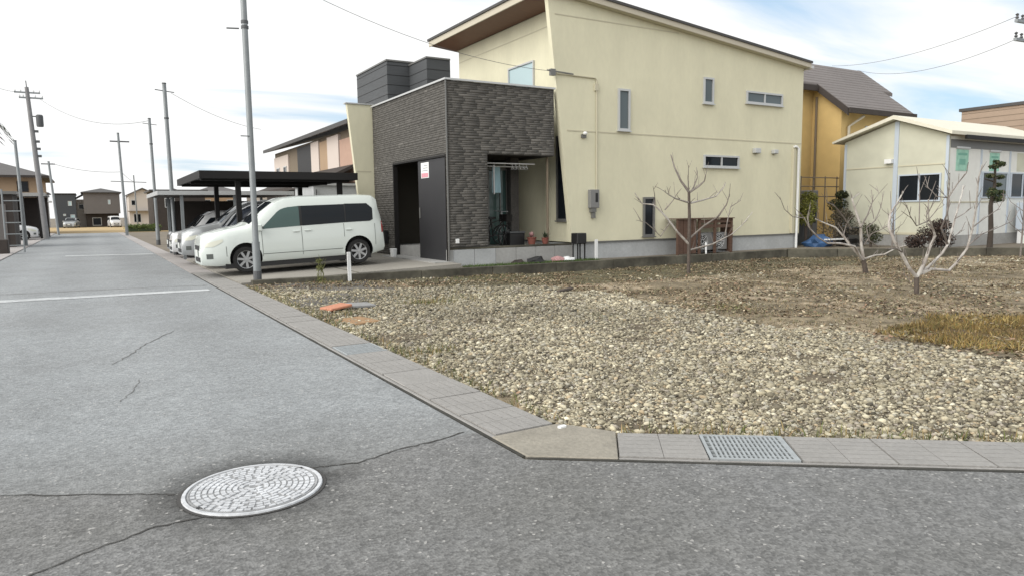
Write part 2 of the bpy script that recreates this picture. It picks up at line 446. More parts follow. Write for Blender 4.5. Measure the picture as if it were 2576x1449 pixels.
def np_mesh(name, V, F, material, tint=None, parent=None):
    me = bpy.data.meshes.new(name)
    V = np.asarray(V, np.float32); F = np.asarray(F, np.int32); k = F.shape[1]
    me.vertices.add(len(V)); me.vertices.foreach_set('co', V.ravel())
    me.loops.add(F.size); me.loops.foreach_set('vertex_index', F.ravel())
    me.polygons.add(len(F)); me.polygons.foreach_set('loop_start', np.arange(0, F.size, k, dtype=np.int32))
    if tint is not None:
        a = me.attributes.new('tint', 'FLOAT_COLOR', 'POINT')
        c = np.ones((len(V), 4), np.float32); c[:, :3] = tint
        a.data.foreach_set('color', c.ravel())
    me.materials.append(MATS[material]); me.update(calc_edges=True); me.validate()
    o = bpy.data.objects.new(name, me); COL.objects.link(o)
    if parent is not None: o.parent = parent
    return o
def copy_tree(o, parent=None):
    c = o.copy(); COL.objects.link(c)
    if parent is not None: c.parent = parent
    for ch in list(o.children): copy_tree(ch, c)
    return c

# ------------------------------------------------------------------ ground, roads
def vnoise(x, y, s, seed=0):
    """smooth value noise, 0..1"""
    r_ = np.random.default_rng(seed); T = r_.random((64, 64))
    u, v = np.asarray(x) / s, np.asarray(y) / s
    i, j = np.floor(u).astype(int), np.floor(v).astype(int); a, b = u - i, v - j
    a = a * a * (3 - 2 * a); b = b * b * (3 - 2 * b); g = lambda p, q: T[p % 64, q % 64]
    return (g(i, j) * (1 - a) + g(i + 1, j) * a) * (1 - b) + (g(i, j + 1) * (1 - a) + g(i + 1, j + 1) * a) * b
def inside(px, py, poly):
    px, py = np.asarray(px, float), np.asarray(py, float); r_ = np.zeros(px.shape, bool); n = len(poly)
    for k in range(n):
        x0, y0 = poly[k]; x1, y1 = poly[(k + 1) % n]
        c = ((y0 > py) != (y1 > py)) & (px < (x1 - x0) * (py - y0) / ((y1 - y0) or 1e-9) + x0)
        r_ ^= c
    return r_
def rough_line(pts, n=14, amp=0.03):
    o = []
    for a, b in zip(pts[:-1], pts[1:]):
        for k in range(n):
            t = k / n; o.append((a[0] + (b[0] - a[0]) * t + (random.uniform(-amp, amp) if k else 0), a[1] + (b[1] - a[1]) * t + (random.uniform(-amp, amp) if k else 0)))
    o.append(pts[-1]); return o

struct(MB().face([(-900, -300, -0.4), (900, -300, -0.4), (900, 1500, -0.4), (-900, 1500, -0.4)]).build('ground', 'earth'))
KX = 2.19                                   # road edge of the main gutter
KD = Vector((0.796, -0.606, 0)).normalized()  # direction of the front gutter
KN = Vector((-KD.y, KD.x, 0))               # towards the lot
K0 = Vector((2.19, 3.56, 0))
seam = rough_line([(-2.8, 5.7), (-0.52, 4.62), (0.32, 4.13), (1.12, 4.01), (1.6, 4.13), (KX, 4.2)], 9, 0.012)
main = [(x, y, 0) for x, y in seam] + [(KX, 77.5, 0), (-2.8, 77.5, 0)]
road = struct(MB().face(main).build('road', 'asphalt_main'))
far_k = K0 + KD * 22
side = [(x, y, 0) for x, y in seam[::-1]] + [(-16, 8.5, 0), (-16, -24, 0), (far_k.x - 6, -24, 0), (far_k.x, far_k.y, 0), tuple(K0)]
side_road = struct(MB().face(side).build('side_road', 'asphalt_side'))
def strip(pts, wd, z, mname, name, parent):
    mb = MB(); P = [Vector((x, y, z)) for x, y in pts]; vs = []
    for i, p in enumerate(P):
        t = (P[min(i + 1, len(P) - 1)] - P[max(i - 1, 0)]).normalized(); s = Vector((-t.y, t.x, 0)); q = wd * random.uniform(0.55, 1.25) / 2
        vs += [p + s * q, p - s * q]
    mb.add(vs, [(2 * i, 2 * i + 1, 2 * i + 3, 2 * i + 2) for i in range(len(P) - 1)])
    return mb.build(name, mname, parent)
strip(rough_line([(1.03, 4.13), (1.3, 4.05), (1.6, 4.15), (1.85, 4.17), (2.12, 4.24)], 8, 0.009), 0.014, 0.004, 'crack', 'crack', road)
strip(rough_line([(-1.5, 5.2), (-0.52, 4.62), (0.1, 4.25), (0.3, 4.12)], 9, 0.009), 0.010, 0.004, 'crack', 'crack', road)
strip(rough_line([(0.42, 3.72), (0.18, 3.73), (-0.1, 3.6), (-0.34, 3.47), (-0.7, 3.2)], 8, 0.012), 0.011, 0.004, 'crack', 'crack', side_road)
strip(rough_line([(0.1, 8.2), (0.28, 8.65), (0.46, 9.25), (0.68, 9.8), (0.86, 10.2)], 6, 0.02), 0.013, 0.004, 'faint_crack', 'crack', road)
strip(rough_line([(0.12, 6.5), (0.24, 6.9), (0.3, 7.3)], 6, 0.02), 0.009, 0.004, 'faint_crack', 'crack', road)
strip(rough_line([(-2.6, 17.2), (-0.8, 17.0), (0.9, 16.8), (2.1, 16.5)], 7, 0.03), 0.035, 0.004, 'stain', 'patch_seam', road)
def pl(name, pts): return MB().face([(x, y, 0.006) for x, y in pts]).build(name, 'line_paint', road)
pl('stop_line', [(-2.6, 15.55), (2.0, 15.25), (2.0, 15.62), (-2.6, 16.0)])
pl('stop_line', [(-0.9, 32.3), (2.1, 31.4), (2.1, 31.95), (-0.9, 32.8)])

# gutter with its lids
gutter = struct(MB().box(KX + 0.03, 2.74, 3.9, 77, -0.3, -0.035).build('gutter', 'concrete_old'))
mb = MB().box(KX + 0.036, KX + 0.066, 3.62, 20.2, -0.3, 0.006)
mb.build('gutter_edge', 'concrete_lid', gutter, bevel=0.004)
MB().box(KX + 0.02, 2.72, 20.2, 77, -0.3, 0.012).build('gutter_apron', 'pave_far', gutter)
def lid_mb(L, W, n=6, g=0.005, T=0.012):
    mb = MB().box(-W / 2, W / 2, 0, L, -0.05, 0.004)
    sw = (W - g * (n - 1)) / n
    for k in range(n):
        x0 = -W / 2 + k * (sw + g); mb.box(x0, x0 + sw, 0.003, L * 0.5 - 0.002, 0.004, T).box(x0, x0 + sw, L * 0.5 + 0.002, L - 0.003, 0.004, T)
    return mb
LID = 0.54
lid0 = lid_mb(LID - 0.006, 0.46).build('gutter_lid', 'concrete_lid', gutter)
lid_plain = MB().box(-0.23, 0.23, 0, LID - 0.016, -0.05, 0.012).build('gutter_lid', 'concrete_lid', gutter, bevel=0.006)
def grate_mb(L, W):
    mb = MB()
    for s in (-1, 1): mb.box(s * W / 2 - 0.02 * (s > 0), s * W / 2 + 0.02 * (s < 0), 0, L, -0.02, 0.014)
    for s in (0, L - 0.02): mb.box(-W / 2 + 0.021, W / 2 - 0.021, s, s + 0.02, -0.02, 0.0135)
    k = 0.045
    while k < L - 0.03:
        mb.box(-W / 2 + 0.021, W / 2 - 0.021, k, k + 0.014, -0.02, 0.012); k += 0.028
    for q in np.linspace(-W / 2, W / 2, 7)[1:-1]: mb.box(q - 0.004, q + 0.004, 0.021, L - 0.021, -0.015, 0.010)
    return mb
grate0 = grate_mb(LID - 0.014, 0.46).build('drain_grate', 'grate_steel', gutter)
def put(proto, x, y, rz, first, dz=0.0):
    o = proto if first else proto.copy()
    if not first: COL.objects.link(o); o.parent = gutter
    o.location = (x, y, dz + random.uniform(-0.002, 0.003)); o.rotation_euler = (random.uniform(-0.004, 0.004), random.uniform(-0.004, 0.004), rz + random.uniform(-0.005, 0.005))
cx = KX + 0.07 + 0.235
used = {}
# dark strip paints the shade and dirt in the gap between asphalt and gutter
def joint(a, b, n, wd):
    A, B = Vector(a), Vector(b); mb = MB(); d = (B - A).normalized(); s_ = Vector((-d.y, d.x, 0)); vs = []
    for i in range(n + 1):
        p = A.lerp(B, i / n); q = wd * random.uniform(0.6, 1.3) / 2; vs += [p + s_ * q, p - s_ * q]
    mb.add(vs, [(2 * i, 2 * i + 1, 2 * i + 3, 2 * i + 2) for i in range(n)]); mb.build('joint_grime_shade', 'grime_shade', gutter)
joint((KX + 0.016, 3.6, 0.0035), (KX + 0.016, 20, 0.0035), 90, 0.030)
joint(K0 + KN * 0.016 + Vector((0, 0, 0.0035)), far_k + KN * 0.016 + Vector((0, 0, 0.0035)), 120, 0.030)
y = 4.05
k = 0
while y < 20.0:
    pr = grate0 if k == 6 else (lid_plain if k % 7 in (3,) else lid0)
    put(pr, cx, y, 0, pr.name not in used); used[pr.name] = 1
    y += LID; k += 1
rzf = math.atan2(KD.y, KD.x) - math.pi / 2
fg = MB()
a0 = K0 + KD * 0.571
fg.prism([tuple(a0 + KN * 0.034 + Vector((0, 0, -0.3))), tuple(far_k + KN * 0.034 + Vector((0, 0, -0.3))), tuple(far_k + KN * 0.055 + Vector((0, 0, -0.3))), tuple(a0 + KN * 0.055 + Vector((0, 0, -0.3)))], (0, 0, 0.306))
fg.build('gutter_edge', 'concrete_lid', gutter)
MB().prism([tuple(a0 + KN * 0.06 + Vector((0, 0, -0.3))), tuple(far_k + KN * 0.06 + Vector((0, 0, -0.3))), tuple(far_k + KN * 0.54 + Vector((0, 0, -0.3))), tuple(a0 + KN * 0.54 + Vector((0, 0, -0.3)))], (0, 0, 0.262)).build('gutter_base', 'concrete_old', gutter)
for k in range(34):
    s = 0.575 + k * LID
    p = K0 + KD * s + KN * 0.295
    pr = grate0 if k == 1 else (lid_plain if k in (8, 13, 21) else lid0)
    # the lid's length runs along the kerb
    put(pr, p.x, p.y, rzf, False)
c1, c2 = K0 + KD * 0.567 + KN * 0.034, K0 + KD * 0.567 + KN * 0.56
MB().prism([(KX + 0.030, 4.03, -0.3), (KX + 0.030, 3.58, -0.3), (K0.x + 0.075, K0.y - 0.012, -0.3), (c1.x, c1.y, -0.3), (c2.x, c2.y, -0.3), (2.76, 4.03, -0.3)], (0, 0, 0.312)).build('corner_slab', 'concrete_tan', gutter, bevel=0.006)

# vacant lot
fk = K0 + KD * 22 + KN * 0.5
LOT = [(2.72, 4.05), (2.72, 16.02), (20.6, 16.02), (24.6, 13.1), (28, 10.4), (34, 2), (fk.x, fk.y), (c2.x, c2.y)]
GRAVEL = [(2.6, 3.9), (2.6, 14.5), (3.6, 14.6), (4.7, 13.9), (8.09, 13.2), (8.79, 10.68), (8.3, 8.4), (7.91, 6.67), (8.6, 5.3), (7.88, 3.33), (8.3, 2.0), (9.6, 0.2), (12, -3), (16, -8), (c2.x, c2.y)]
OCHRE = [(9.1, 5.45), (10.3, 5.6), (12.3, 5.0), (13.5, 3.4), (12, 2.2), (9.0, 3.1), (8.3, 3.6), (8.75, 4.7)]
def lot_z(x, y):
    x, y = np.asarray(x, float), np.asarray(y, float)
    d = np.minimum(x - 2.72, (x - K0.x) * KN.x + (y - K0.y) * KN.y - 0.54)
    return -0.012 - 0.165 * np.clip(d / 9.0, 0, 1) + 0.035 * (vnoise(x, y, 1.1, 3) - 0.5) * np.clip(d / 0.8, 0, 1) + 0.02 * (vnoise(x, y, 0.3, 4) - 0.5) * np.clip(d / 0.5, 0, 1)
def jit_in(x, y, poly, s=0.35, seed=11):
    return inside(x + s * 2 * (vnoise(x, y, 0.7, seed) - 0.5) + s * (vnoise(x, y, 0.18, seed + 1) - 0.5), y + s * 2 * (vnoise(x, y, 0.7, seed + 2) - 0.5), poly)
st = 0.1
gx, gy = np.meshgrid(np.arange(2.62, 34, st), np.arange(-11.5, 16.15, st), indexing='ij')
nx, ny = gx.shape
gz = lot_z(gx, gy)
idx = np.arange(nx * ny).reshape(nx, ny)
F = np.stack([idx[:-1, :-1], idx[1:, :-1], idx[1:, 1:], idx[:-1, 1:]], -1).reshape(-1, 4)
cxy = (gx[:-1, :-1].ravel() + st / 2, gy[:-1, :-1].ravel() + st / 2)
ok = inside(*cxy, [(2.62, 4.0), (2.62, 16.2), (20.7, 16.2), (24.8, 13.2), (28.2, 10.5), (34, 2), (fk.x, fk.y), (c2.x - 0.1, c2.y - 0.1)])
F = F[ok]
X_, Y_ = gx.ravel(), gy.ravel()
n1, n2 = vnoise(X_, Y_, 0.9, 21)[:, None], vnoise(X_, Y_, 0.25, 22)[:, None]
n4 = vnoise(X_, Y_, 2.3, 23)[:, None]
tint = np.array([0.205, 0.168, 0.112]) * (0.55 + 0.55 * n1 + 0.35 * n2)
hi = vnoise(X_, Y_, 0.11, 24)[:, None]
tint = tint * (0.6 + 0.8 * hi)
tint = np.where((n1 + 0.5 * n4 + 0.5 * (hi - 0.5)) > 0.90, np.array([0.32, 0.262, 0.185]) * (0.6 + 0.5 * n2 + 0.4 * hi), tint)          # pale bare earth
g_in = jit_in(X_, Y_, GRAVEL)
tint[g_in] = (np.array([0.125, 0.103, 0.073]) * (0.6 + 0.5 * n2 + 0.3 * n1))[g_in]
o_in = jit_in(X_, Y_, OCHRE)
tint[o_in] = (np.array([0.17, 0.115, 0.045]) * (0.5 + 0.6 * n2))[o_in]
nearw = (Y_ > 12.8) & (X_ > 6)
tint[nearw] = (np.array([0.11, 0.10, 0.062]) * (0.6 + 0.8 * n2))[nearw]
grey = (Y_ > 11.3) & (X_ < 5.6)
tint[grey] = (np.array([0.15, 0.14, 0.125]) * (0.55 + 0.8 * n2))[grey]
lot = np_mesh('vacant_lot', np.stack([X_, Y_, gz.ravel()], 1), F, 'lot_soil', tint)
struct(lot)
lot.data.polygons.foreach_set('use_smooth', [True] * len(lot.data.polygons))

# gravel stones, each a small faceted pebble with its own colour
bmi = bmesh.new(); bmesh.ops.create_icosphere(bmi, subdivisions=1, radius=1.0)
IV = np.array([v.co[:] for v in bmi.verts]); IF = np.array([[v.index for v in f.verts] for f in bmi.faces]); bmi.free()
PAL = np.array([[0.47, 0.43, 0.355], [0.36, 0.33, 0.275], [0.56, 0.525, 0.45], [0.27, 0.245, 0.20], [0.40, 0.385, 0.36], [0.20, 0.18, 0.15], [0.33, 0.30, 0.285], [0.64, 0.61, 0.54], [0.40, 0.33, 0.25], [0.10, 0.09, 0.078]])
PAL *= np.array([1.0, 0.985, 0.86])
PW = np.array([0.16, 0.17, 0.07, 0.18, 0.10, 0.17, 0.08, 0.02, 0.06, 0.07]); PW /= PW.sum()
def scatter(n, x0, x1, y0, y1):
    return rng.uniform(x0, x1, n), rng.uniform(y0, y1, n)
def in_view(x, y, m_=5):
    a = np.degrees(np.arctan2(x, y)); return (a > -8 - m_) & (a < 68 + m_) 
def pebbles(x, y, size, pal=PAL, pw=PW, gain=1.0):
    n = len(x); z = lot_z(x, y)
    sc = size[:, None] * rng.uniform(0.65, 1.25, (n, 3)) * np.array([1.15, 0.9, 0.62])
    V = IV[None] * (1 + rng.uniform(-0.30, 0.30, (n, len(IV), 1))) * sc[:, None, :]
    a = rng.uniform(0, 2 * np.pi, n); t = rng.normal(0, 0.35, n)
    ct, st_ = np.cos(t)[:, None], np.sin(t)[:, None]
    vy = V[:, :, 1] * ct - V[:, :, 2] * st_; vz = V[:, :, 1] * st_ + V[:, :, 2] * ct; V[:, :, 1], V[:, :, 2] = vy, vz
    ca, sa = np.cos(a)[:, None], np.sin(a)[:, None]
    vx = V[:, :, 0] * ca - V[:, :, 1] * sa; vy = V[:, :, 0] * sa + V[:, :, 1] * ca
    V[:, :, 0], V[:, :, 1] = vx, vy
    V += np.stack([x, y, z + size * rng.uniform(0.05, 0.55, n)], 1)[:, None, :]
    Fc = IF[None] + (np.arange(n) * len(IV))[:, None, None]
    col = pal[rng.choice(len(pal), n, p=pw)] * rng.uniform(0.8, 1.2, (n, 1)) * gain
    return V.reshape(-1, 3), Fc.reshape(-1, 3), np.repeat(col, len(IV), 0)
px, py = scatter(760000, 2.7, 12, -6, 15)
dd = np.hypot(px, py)
keep = in_view(px, py) & inside(px, py, LOT) & jit_in(px, py, GRAVEL) & (rng.random(len(px)) < np.clip((4.6 / dd) ** 1.25, 0, 1))
keep &= ~((vnoise(px, py, 0.8, 31) + 0.3 * vnoise(px, py, 0.2, 32) > 0.97) & (rng.random(len(px)) < 0.8))
px, py = px[keep], py[keep]
dd = np.hypot(px, py)
nn = vnoise(px, py, 1.6, 77)
sz = np.clip(rng.lognormal(math.log(0.0080), 0.46, len(px)), 0.004, 0.026) * np.clip(0.85 + dd / 16, 1.0, 1.9)
print('pebbles', len(px))
V, F, c = pebbles(px, py, sz, gain=(0.68 + 0.40 * nn)[:, None])
stuff(np_mesh('gravel', V, F, 'gravel', c), 'pale beige and grey crushed gravel spread over the vacant lot', 'gravel')
# sparse stones on the bare earth beyond
px, py = scatter(42000, 2.8, 26, -2, 16)
keep = in_view(px, py) & inside(px, py, LOT) & ~inside(px, py, GRAVEL) & (rng.random(len(px)) < 0.06 + 0.75 * (vnoise(px, py, 1.2, 41) > 0.62))
keep &= ~inside(px, py, OCHRE)
px, py = px[keep], py[keep]
V, F, c = pebbles(px, py, np.clip(rng.lognormal(math.log(0.017), 0.4, len(px)), 0.008, 0.05), gain=0.8)
stuff(np_mesh('loose_stones', V, F, 'gravel', c), 'loose stones strewn on the bare brown earth of the lot', 'stones')

def blades(x, y, h, wd, lean, pal, z=None, flat=0.0):
    n = len(x); z = lot_z(x, y) if z is None else z
    a = rng.uniform(0, 2 * np.pi, n); l = rng.normal(0, lean, n); b = rng.uniform(0, 2 * np.pi, n)
    dxy = np.stack([np.cos(b), np.sin(b)], 1) * (np.abs(l) * h)[:, None]
    s = np.stack([np.cos(a), np.sin(a), np.zeros(n)], 1) * (wd / 2)[:, None]
    p0 = np.stack([x, y, z - 0.01], 1); hv = h * np.clip(1 - 0.25 * np.abs(l) - flat, 0.08, 1)
    p1 = p0 + np.concatenate([dxy * 0.4, (hv * 0.6)[:, None]], 1); p2 = p0 + np.concatenate([dxy, hv[:, None]], 1)
    V = np.stack([p0 - s, p0 + s, p1 + s * 0.8, p1 - s * 0.8, p2], 1)
    base = np.arange(n)[:, None] * 5
    F = np.concatenate([base + np.array([[0, 1, 2]]), base + np.array([[0, 2, 3]]), base + np.array([[3, 2, 4]])], 0)
    col = np.array(pal)[rng.integers(0, len(pal), n)] * rng.uniform(0.65, 1.3, (n, 1))
    return V.reshape(-1, 3), F, np.repeat(col, 5, 0)
# ochre grass patch on the right
px, py = scatter(60000, 8, 14, 1.8, 6)
k_ = jit_in(px, py, OCHRE, 0.55) & (vnoise(px, py, 0.35, 51) + 0.5 * vnoise(px, py, 0.12, 52) > 0.52)
px, py = px[k_], py[k_]
V, F, c = blades(px, py, rng.uniform(0.03, 0.12, len(px)) * (0.5 + vnoise(px, py, 0.4, 53)), rng.uniform(0.004, 0.010, len(px)), 1.1, [(0.27, 0.175, 0.05), (0.21, 0.13, 0.035), (0.34, 0.25, 0.09), (0.13, 0.12, 0.035), (0.17, 0.11, 0.04), (0.10, 0.075, 0.03)])
c = c * (0.55 + 0.8 * np.repeat(vnoise(px, py, 0.5, 54), 5)[:, None]); c = c * np.array([1.15, 1.2, 1.4])
stuff(np_mesh('ochre_grass', V, F, 'grass_blade', c), 'patch of ochre winter grass at the right edge of the gravel', 'grass')
# dead low weeds over the earth
px, py = scatter(330000, 2.8, 27, -3, 16)
k_ = in_view(px, py) & inside(px, py, LOT) & ~inside(px, py, GRAVEL) & ((vnoise(px, py, 0.6, 61) + 0.5 * vnoise(px, py, 0.2, 62)) > 0.56)
px, py = px[k_], py[k_]
V, F, c = blades(px, py, rng.uniform(0.02, 0.11, len(px)), rng.uniform(0.006, 0.02, len(px)), 1.5, [(0.19, 0.145, 0.085), (0.27, 0.20, 0.12), (0.11, 0.08, 0.048), (0.10, 0.098, 0.042), (0.33, 0.255, 0.16), (0.075, 0.05, 0.034), (0.13, 0.125, 0.055)], flat=0.45)
stuff(np_mesh('dead_weeds', V, F, 'grass_blade', c), 'flattened brown dead weeds covering the back of the lot', 'weeds')
# dead leaves and clods lying on the soil
px, py = scatter(150000, 2.8, 27, -3, 16)
k_ = in_view(px, py) & inside(px, py, LOT) & ~jit_in(px, py, GRAVEL, 0.5) & (vnoise(px, py, 0.9, 71) + 0.6 * vnoise(px, py, 0.25, 72) > 0.80)
px, py = px[k_], py[k_]; n = len(px)
a = rng.uniform(0, 2 * np.pi, n); sz = rng.uniform(0.012, 0.04, n)[:, None]
d1 = np.stack([np.cos(a), np.sin(a), rng.normal(0, 0.3, n)], 1) * sz; d2 = np.stack([-np.sin(a), np.cos(a), rng.normal(0, 0.3, n)], 1) * sz * rng.uniform(0.35, 0.8, (n, 1))
P = np.stack([px, py, lot_z(px, py) + rng.uniform(0.006, 0.03, n)], 1)
V = np.stack([P - d1, P + d2, P + d1, P - d2], 1).reshape(-1, 3)
lp = np.array([(0.10, 0.072, 0.045), (0.19, 0.145, 0.09), (0.30, 0.235, 0.15), (0.40, 0.33, 0.23), (0.14, 0.128, 0.075), (0.065, 0.048, 0.034), (0.25, 0.165, 0.11), (0.22, 0.2, 0.12)])
c = np.repeat(lp[rng.integers(0, len(lp), n)] * rng.uniform(0.7, 1.3, (n, 1)), 4, 0)
stuff(np_mesh('leaf_litter', V, np.arange(4 * n).reshape(n, 4), 'grass_blade', c), 'dead brown leaves littering the soil behind the gravel', 'leaves')
# litter of weeds along the gutter and in the gravel
pts = []
for _ in range(2600):
    t = rng.random()
    if t < 0.45: pts.append((2.76 + abs(rng.normal(0, 0.09)), rng.uniform(4.1, 15.8)))
    else:
        q = K0 + KD * rng.uniform(0.6, 9) + KN * (0.56 + abs(rng.normal(0, 0.07))); pts.append((q.x, q.y))
for cx_, cy_, r_, n in ((4.9, 11.2, 0.28, 420), (5.6, 11.5, 0.5, 300), (3.15, 7.0, 0.16, 220), (3.3, 10.4, 0.3, 260), (4.5, 15.7, 0.3, 300), (3.9, 12.5, 0.6, 260), (8.0, 15.3, 0.7, 420), (6.3, 12.0, 0.8, 320), (8.9, 8.1, 0.3, 200), (8.6, 2.6, 0.25, 260), (3.0, 13.5, 0.3, 220), (6.6, 8.2, 0.4, 60)):
    for _ in range(n): pts.append((rng.normal(cx_, r_), rng.normal(cy_, r_ * 0.7)))
pts = np.array(pts); k_ = inside(pts[:, 0], pts[:, 1], LOT); pts = pts[k_]
V, F, c = blades(pts[:, 0], pts[:, 1], rng.uniform(0.025, 0.12, len(pts)), rng.uniform(0.004, 0.011, len(pts)), 0.9, [(0.12, 0.14, 0.045), (0.17, 0.17, 0.065), (0.24, 0.19, 0.09), (0.075, 0.095, 0.035), (0.28, 0.20, 0.10)])
stuff(np_mesh('weeds', V, F, 'grass_blade', c), 'small green and yellow weeds in the gravel and along the gutter', 'weeds')

# land beyond: verges, field, driveway
struct(MB().box(2.76, 8.14, 16.24, 26.5, -0.35, 0.085).build('driveway', 'driveway'))
dv = bpy.data.objects['driveway']
for v in dv.data.vertices:
    if v.co.z > 0: v.co.z = 0.03 + 0.165 * (v.co.x - 2.76) / 5.4
MB().box(5.4, 5.44, 16.3, 26, 0.1, 0.117).build('drive_joint', 'concrete_old', dv)
struct(MB().box(2.74, 40, 26.52, 33, -0.35, -0.02).build('parking_ground', 'pave_far'))
struct(MB().box(2.74, 40, 33.02, 80, -0.35, -0.06).build('house_plots', 'earth'))
struct(MB().box(-40, -2.82, 20, 80, -0.35, 0.03).build('left_pavement', 'pave_far'))
struct(MB().box(-70, 90, 80.2, 128, -0.38, -0.03).build('field', 'field'))
struct(MB().box(8.2, 60, 16.24, 26.5, -0.35, 0.06).build('house_yard', 'earth'))

# ------------------------------------------------------------------ main house
HX0, HX1, HY0, HY1 = 12.2, 22.4, 17.0, 24.2
def roof_z(x): return 7.40 + 0.0985 * (13.0 - x)      # underside line of the mono-pitch roof at the gable
house = thing('house', 'two storey cream rendered house with a dark stone clad porch and mono-pitch roof', 'house', (HX0, HY0, 0))
# gable wall: its left edge leans outwards towards the eave (a sleeve wall)
def window(parent, x0, x1, z0, z1, Y, gm, fr='alu', mull=0, fw=0.06, dep=0.06, sill=True):
    """casement on a wall that faces -Y: proud frame, recessed pane"""
    mb = MB()
    mb.box(x0, x0 + fw, Y - dep, Y + 0.02, z0, z1).box(x1 - fw, x1, Y - dep, Y + 0.02, z0, z1)
    mb.box(x0 + fw, x1 - fw, Y - dep, Y + 0.02, z1 - fw, z1).box(x0 + fw, x1 - fw, Y - dep, Y + 0.02, z0, z0 + fw)
    for k in range(mull):
        c = x0 + (x1 - x0) * (k + 1) / (mull + 1); mb.box(c - 0.03, c + 0.03, Y - dep + 0.012, Y + 0.02, z0 + fw, z1 - fw)
    f = mb.build('window', fr, parent)
    MB().box(x0 + fw, x1 - fw, Y - 0.014, Y - 0.006, z0 + fw, z1 - fw).build('pane', gm, f)
    if sill: MB().box(x0 - 0.03, x1 + 0.03, Y - dep - 0.035, Y - 0.002, z0 - 0.035, z0 - 0.002).build('sill', 'alu_dark' if fr == 'alu_dark' else 'alu', f)
    return f
T = 0.16
gw = MB().prism([(12.16, HY0, 0.585), (HX1, HY0, 0.585), (HX1, HY0, roof_z(HX1)), (11.35, HY0, roof_z(11.35)), ], (0, T, 0))
gw.build('gable_wall', 'cream', house)
MB().box(HX0, HX0 + 0.16, HY0 + T + 0.002, HY1, 0.585, roof_z(HX0) - 0.01).build('side_wall', 'cream', house)
MB().box(HX1 - 0.16, HX1, HY0 + T + 0.002, HY1, 0.585, roof_z(HX1) - 0.02).box(HX0 + 0.162, HX1 - 0.162, HY1 - 0.16, HY1, 0.585, 6.4).build('rear_wall', 'cream', house)
MB().box(12.22, HX1 - 0.04, HY0 + 0.035, HY1 - 0.04, -0.3, 0.545).build('foundation', 'concrete_pale', house)
MB().box(12.16, HX1 + 0.004, HY0 - 0.012, HY0 + 0.03, 0.548, 0.58).build('base_flashing', 'alu_dark', house)
# joint strips of the render
jt = MB()
for z in (3.80,): jt.box(12.0, HX1 - 0.02, HY0 - 0.012, HY0 - 0.001, z, z + 0.035)
jt.build('joint_strip', 'cream_trim', house)
MB().box(11.60, 16.3, HY0 - 0.010, HY0 - 0.001, 7.0, 7.03).build('joint_strip', 'cream_trim', house)
MB().box(HX0 - 0.010, HX0 - 0.001, HY0 + T + 0.01, HY1 - 0.02, 7.0, 7.03).build('joint_strip', 'cream_trim', house)
# roof: slab with fascia and timber soffit
RX0, RX1, RY0, RY1 = 11.15, 22.52, HY0 - 0.22, HY1 + 0.35
def slab(x0, x1, y0, y1, lo, hi):
    return MB().prism([(x0, y0, roof_z(x0) + lo), (x1, y0, roof_z(x1) + lo), (x1, y0, roof_z(x1) + hi), (x0, y0, roof_z(x0) + hi)], (0, y1 - y0, 0))
rf = slab(RX0 - 0.05, RX1 + 0.04, RY0 - 0.04, RY1 + 0.04, 0.17, 0.245).build('roof', 'roof_metal', house)
slab(RX0, RX1, RY0, RY0 + 0.04, 0.012, 0.168).build('fascia', 'fascia', rf)
slab(RX0, RX0 + 0.04, RY0 + 0.042, RY1, -0.02, 0.168).build('fascia', 'fascia', rf)
slab(RX0 + 0.042, HX0 - 0.002, RY0 + 0.042, RY1 - 0.05, 0.004, 0.03).build('soffit', 'wood_soffit', rf)
slab(HX0 + 0.002, RX1, RY0 + 0.042, RY1 - 0.05, 0.004, 0.03).build('soffit', 'cream_trim', rf)
MB().bar((RX1 + 0.02, RY0 - 0.06, roof_z(RX1) + 0.03), (RX1 + 0.02, RY1, roof_z(RX1) + 0.03), 0.11, 0.1).build('rain_gutter', 'alu', rf)
window(house, 13.86, 14.32, 3.90, 5.13, HY0, 'glass_grey')
window(house, 17.40, 17.86, 4.93, 5.76, HY0, 'glass_grey')
window(house, 19.42, 21.26, 5.07, 5.48, HY0, 'glass_grey', mull=1)
window(house, 17.46, 19.12, 2.88, 3.28, HY0, 'glass_dark', 'alu', mull=1)
window(house, 14.88, 15.34, 0.68, 1.90, HY0, 'glass_dark', 'alu_dark')
# windows on the side wall (facing the road)
def side_window(x, y0, y1, z0, z1, gm, fr, sill=True, fw=0.05):
    mb = MB().box(x - 0.06, x + 0.02, y0, y0 + fw, z0, z1).box(x - 0.06, x + 0.02, y1 - fw, y1, z0, z1).box(x - 0.06, x + 0.02, y0 + fw, y1 - fw, z1 - fw, z1).box(x - 0.06, x + 0.02, y0 + fw, y1 - fw, z0, z0 + fw)
    f = mb.build('window', fr, house)
    MB().box(x - 0.02, x - 0.008, y0 + fw, y1 - fw, z0 + fw, z1 - fw).build('pane', gm, f)
    if sill: MB().box(x - 0.1, x - 0.002, y0 - 0.02, y1 + 0.02, z0 - 0.04, z0 - 0.002).build('sill', fr, f)
side_window(HX0, 17.22, 17.78, 1.22, 3.72, 'glass_dark', 'alu_dark')
side_window(HX0, 18.99, 20.55, 5.0, 6.17, 'glass_sky', 'alu')
side_window(HX0, 21.1, 21.5, 4.95, 5.75, 'glass_sky', 'alu')
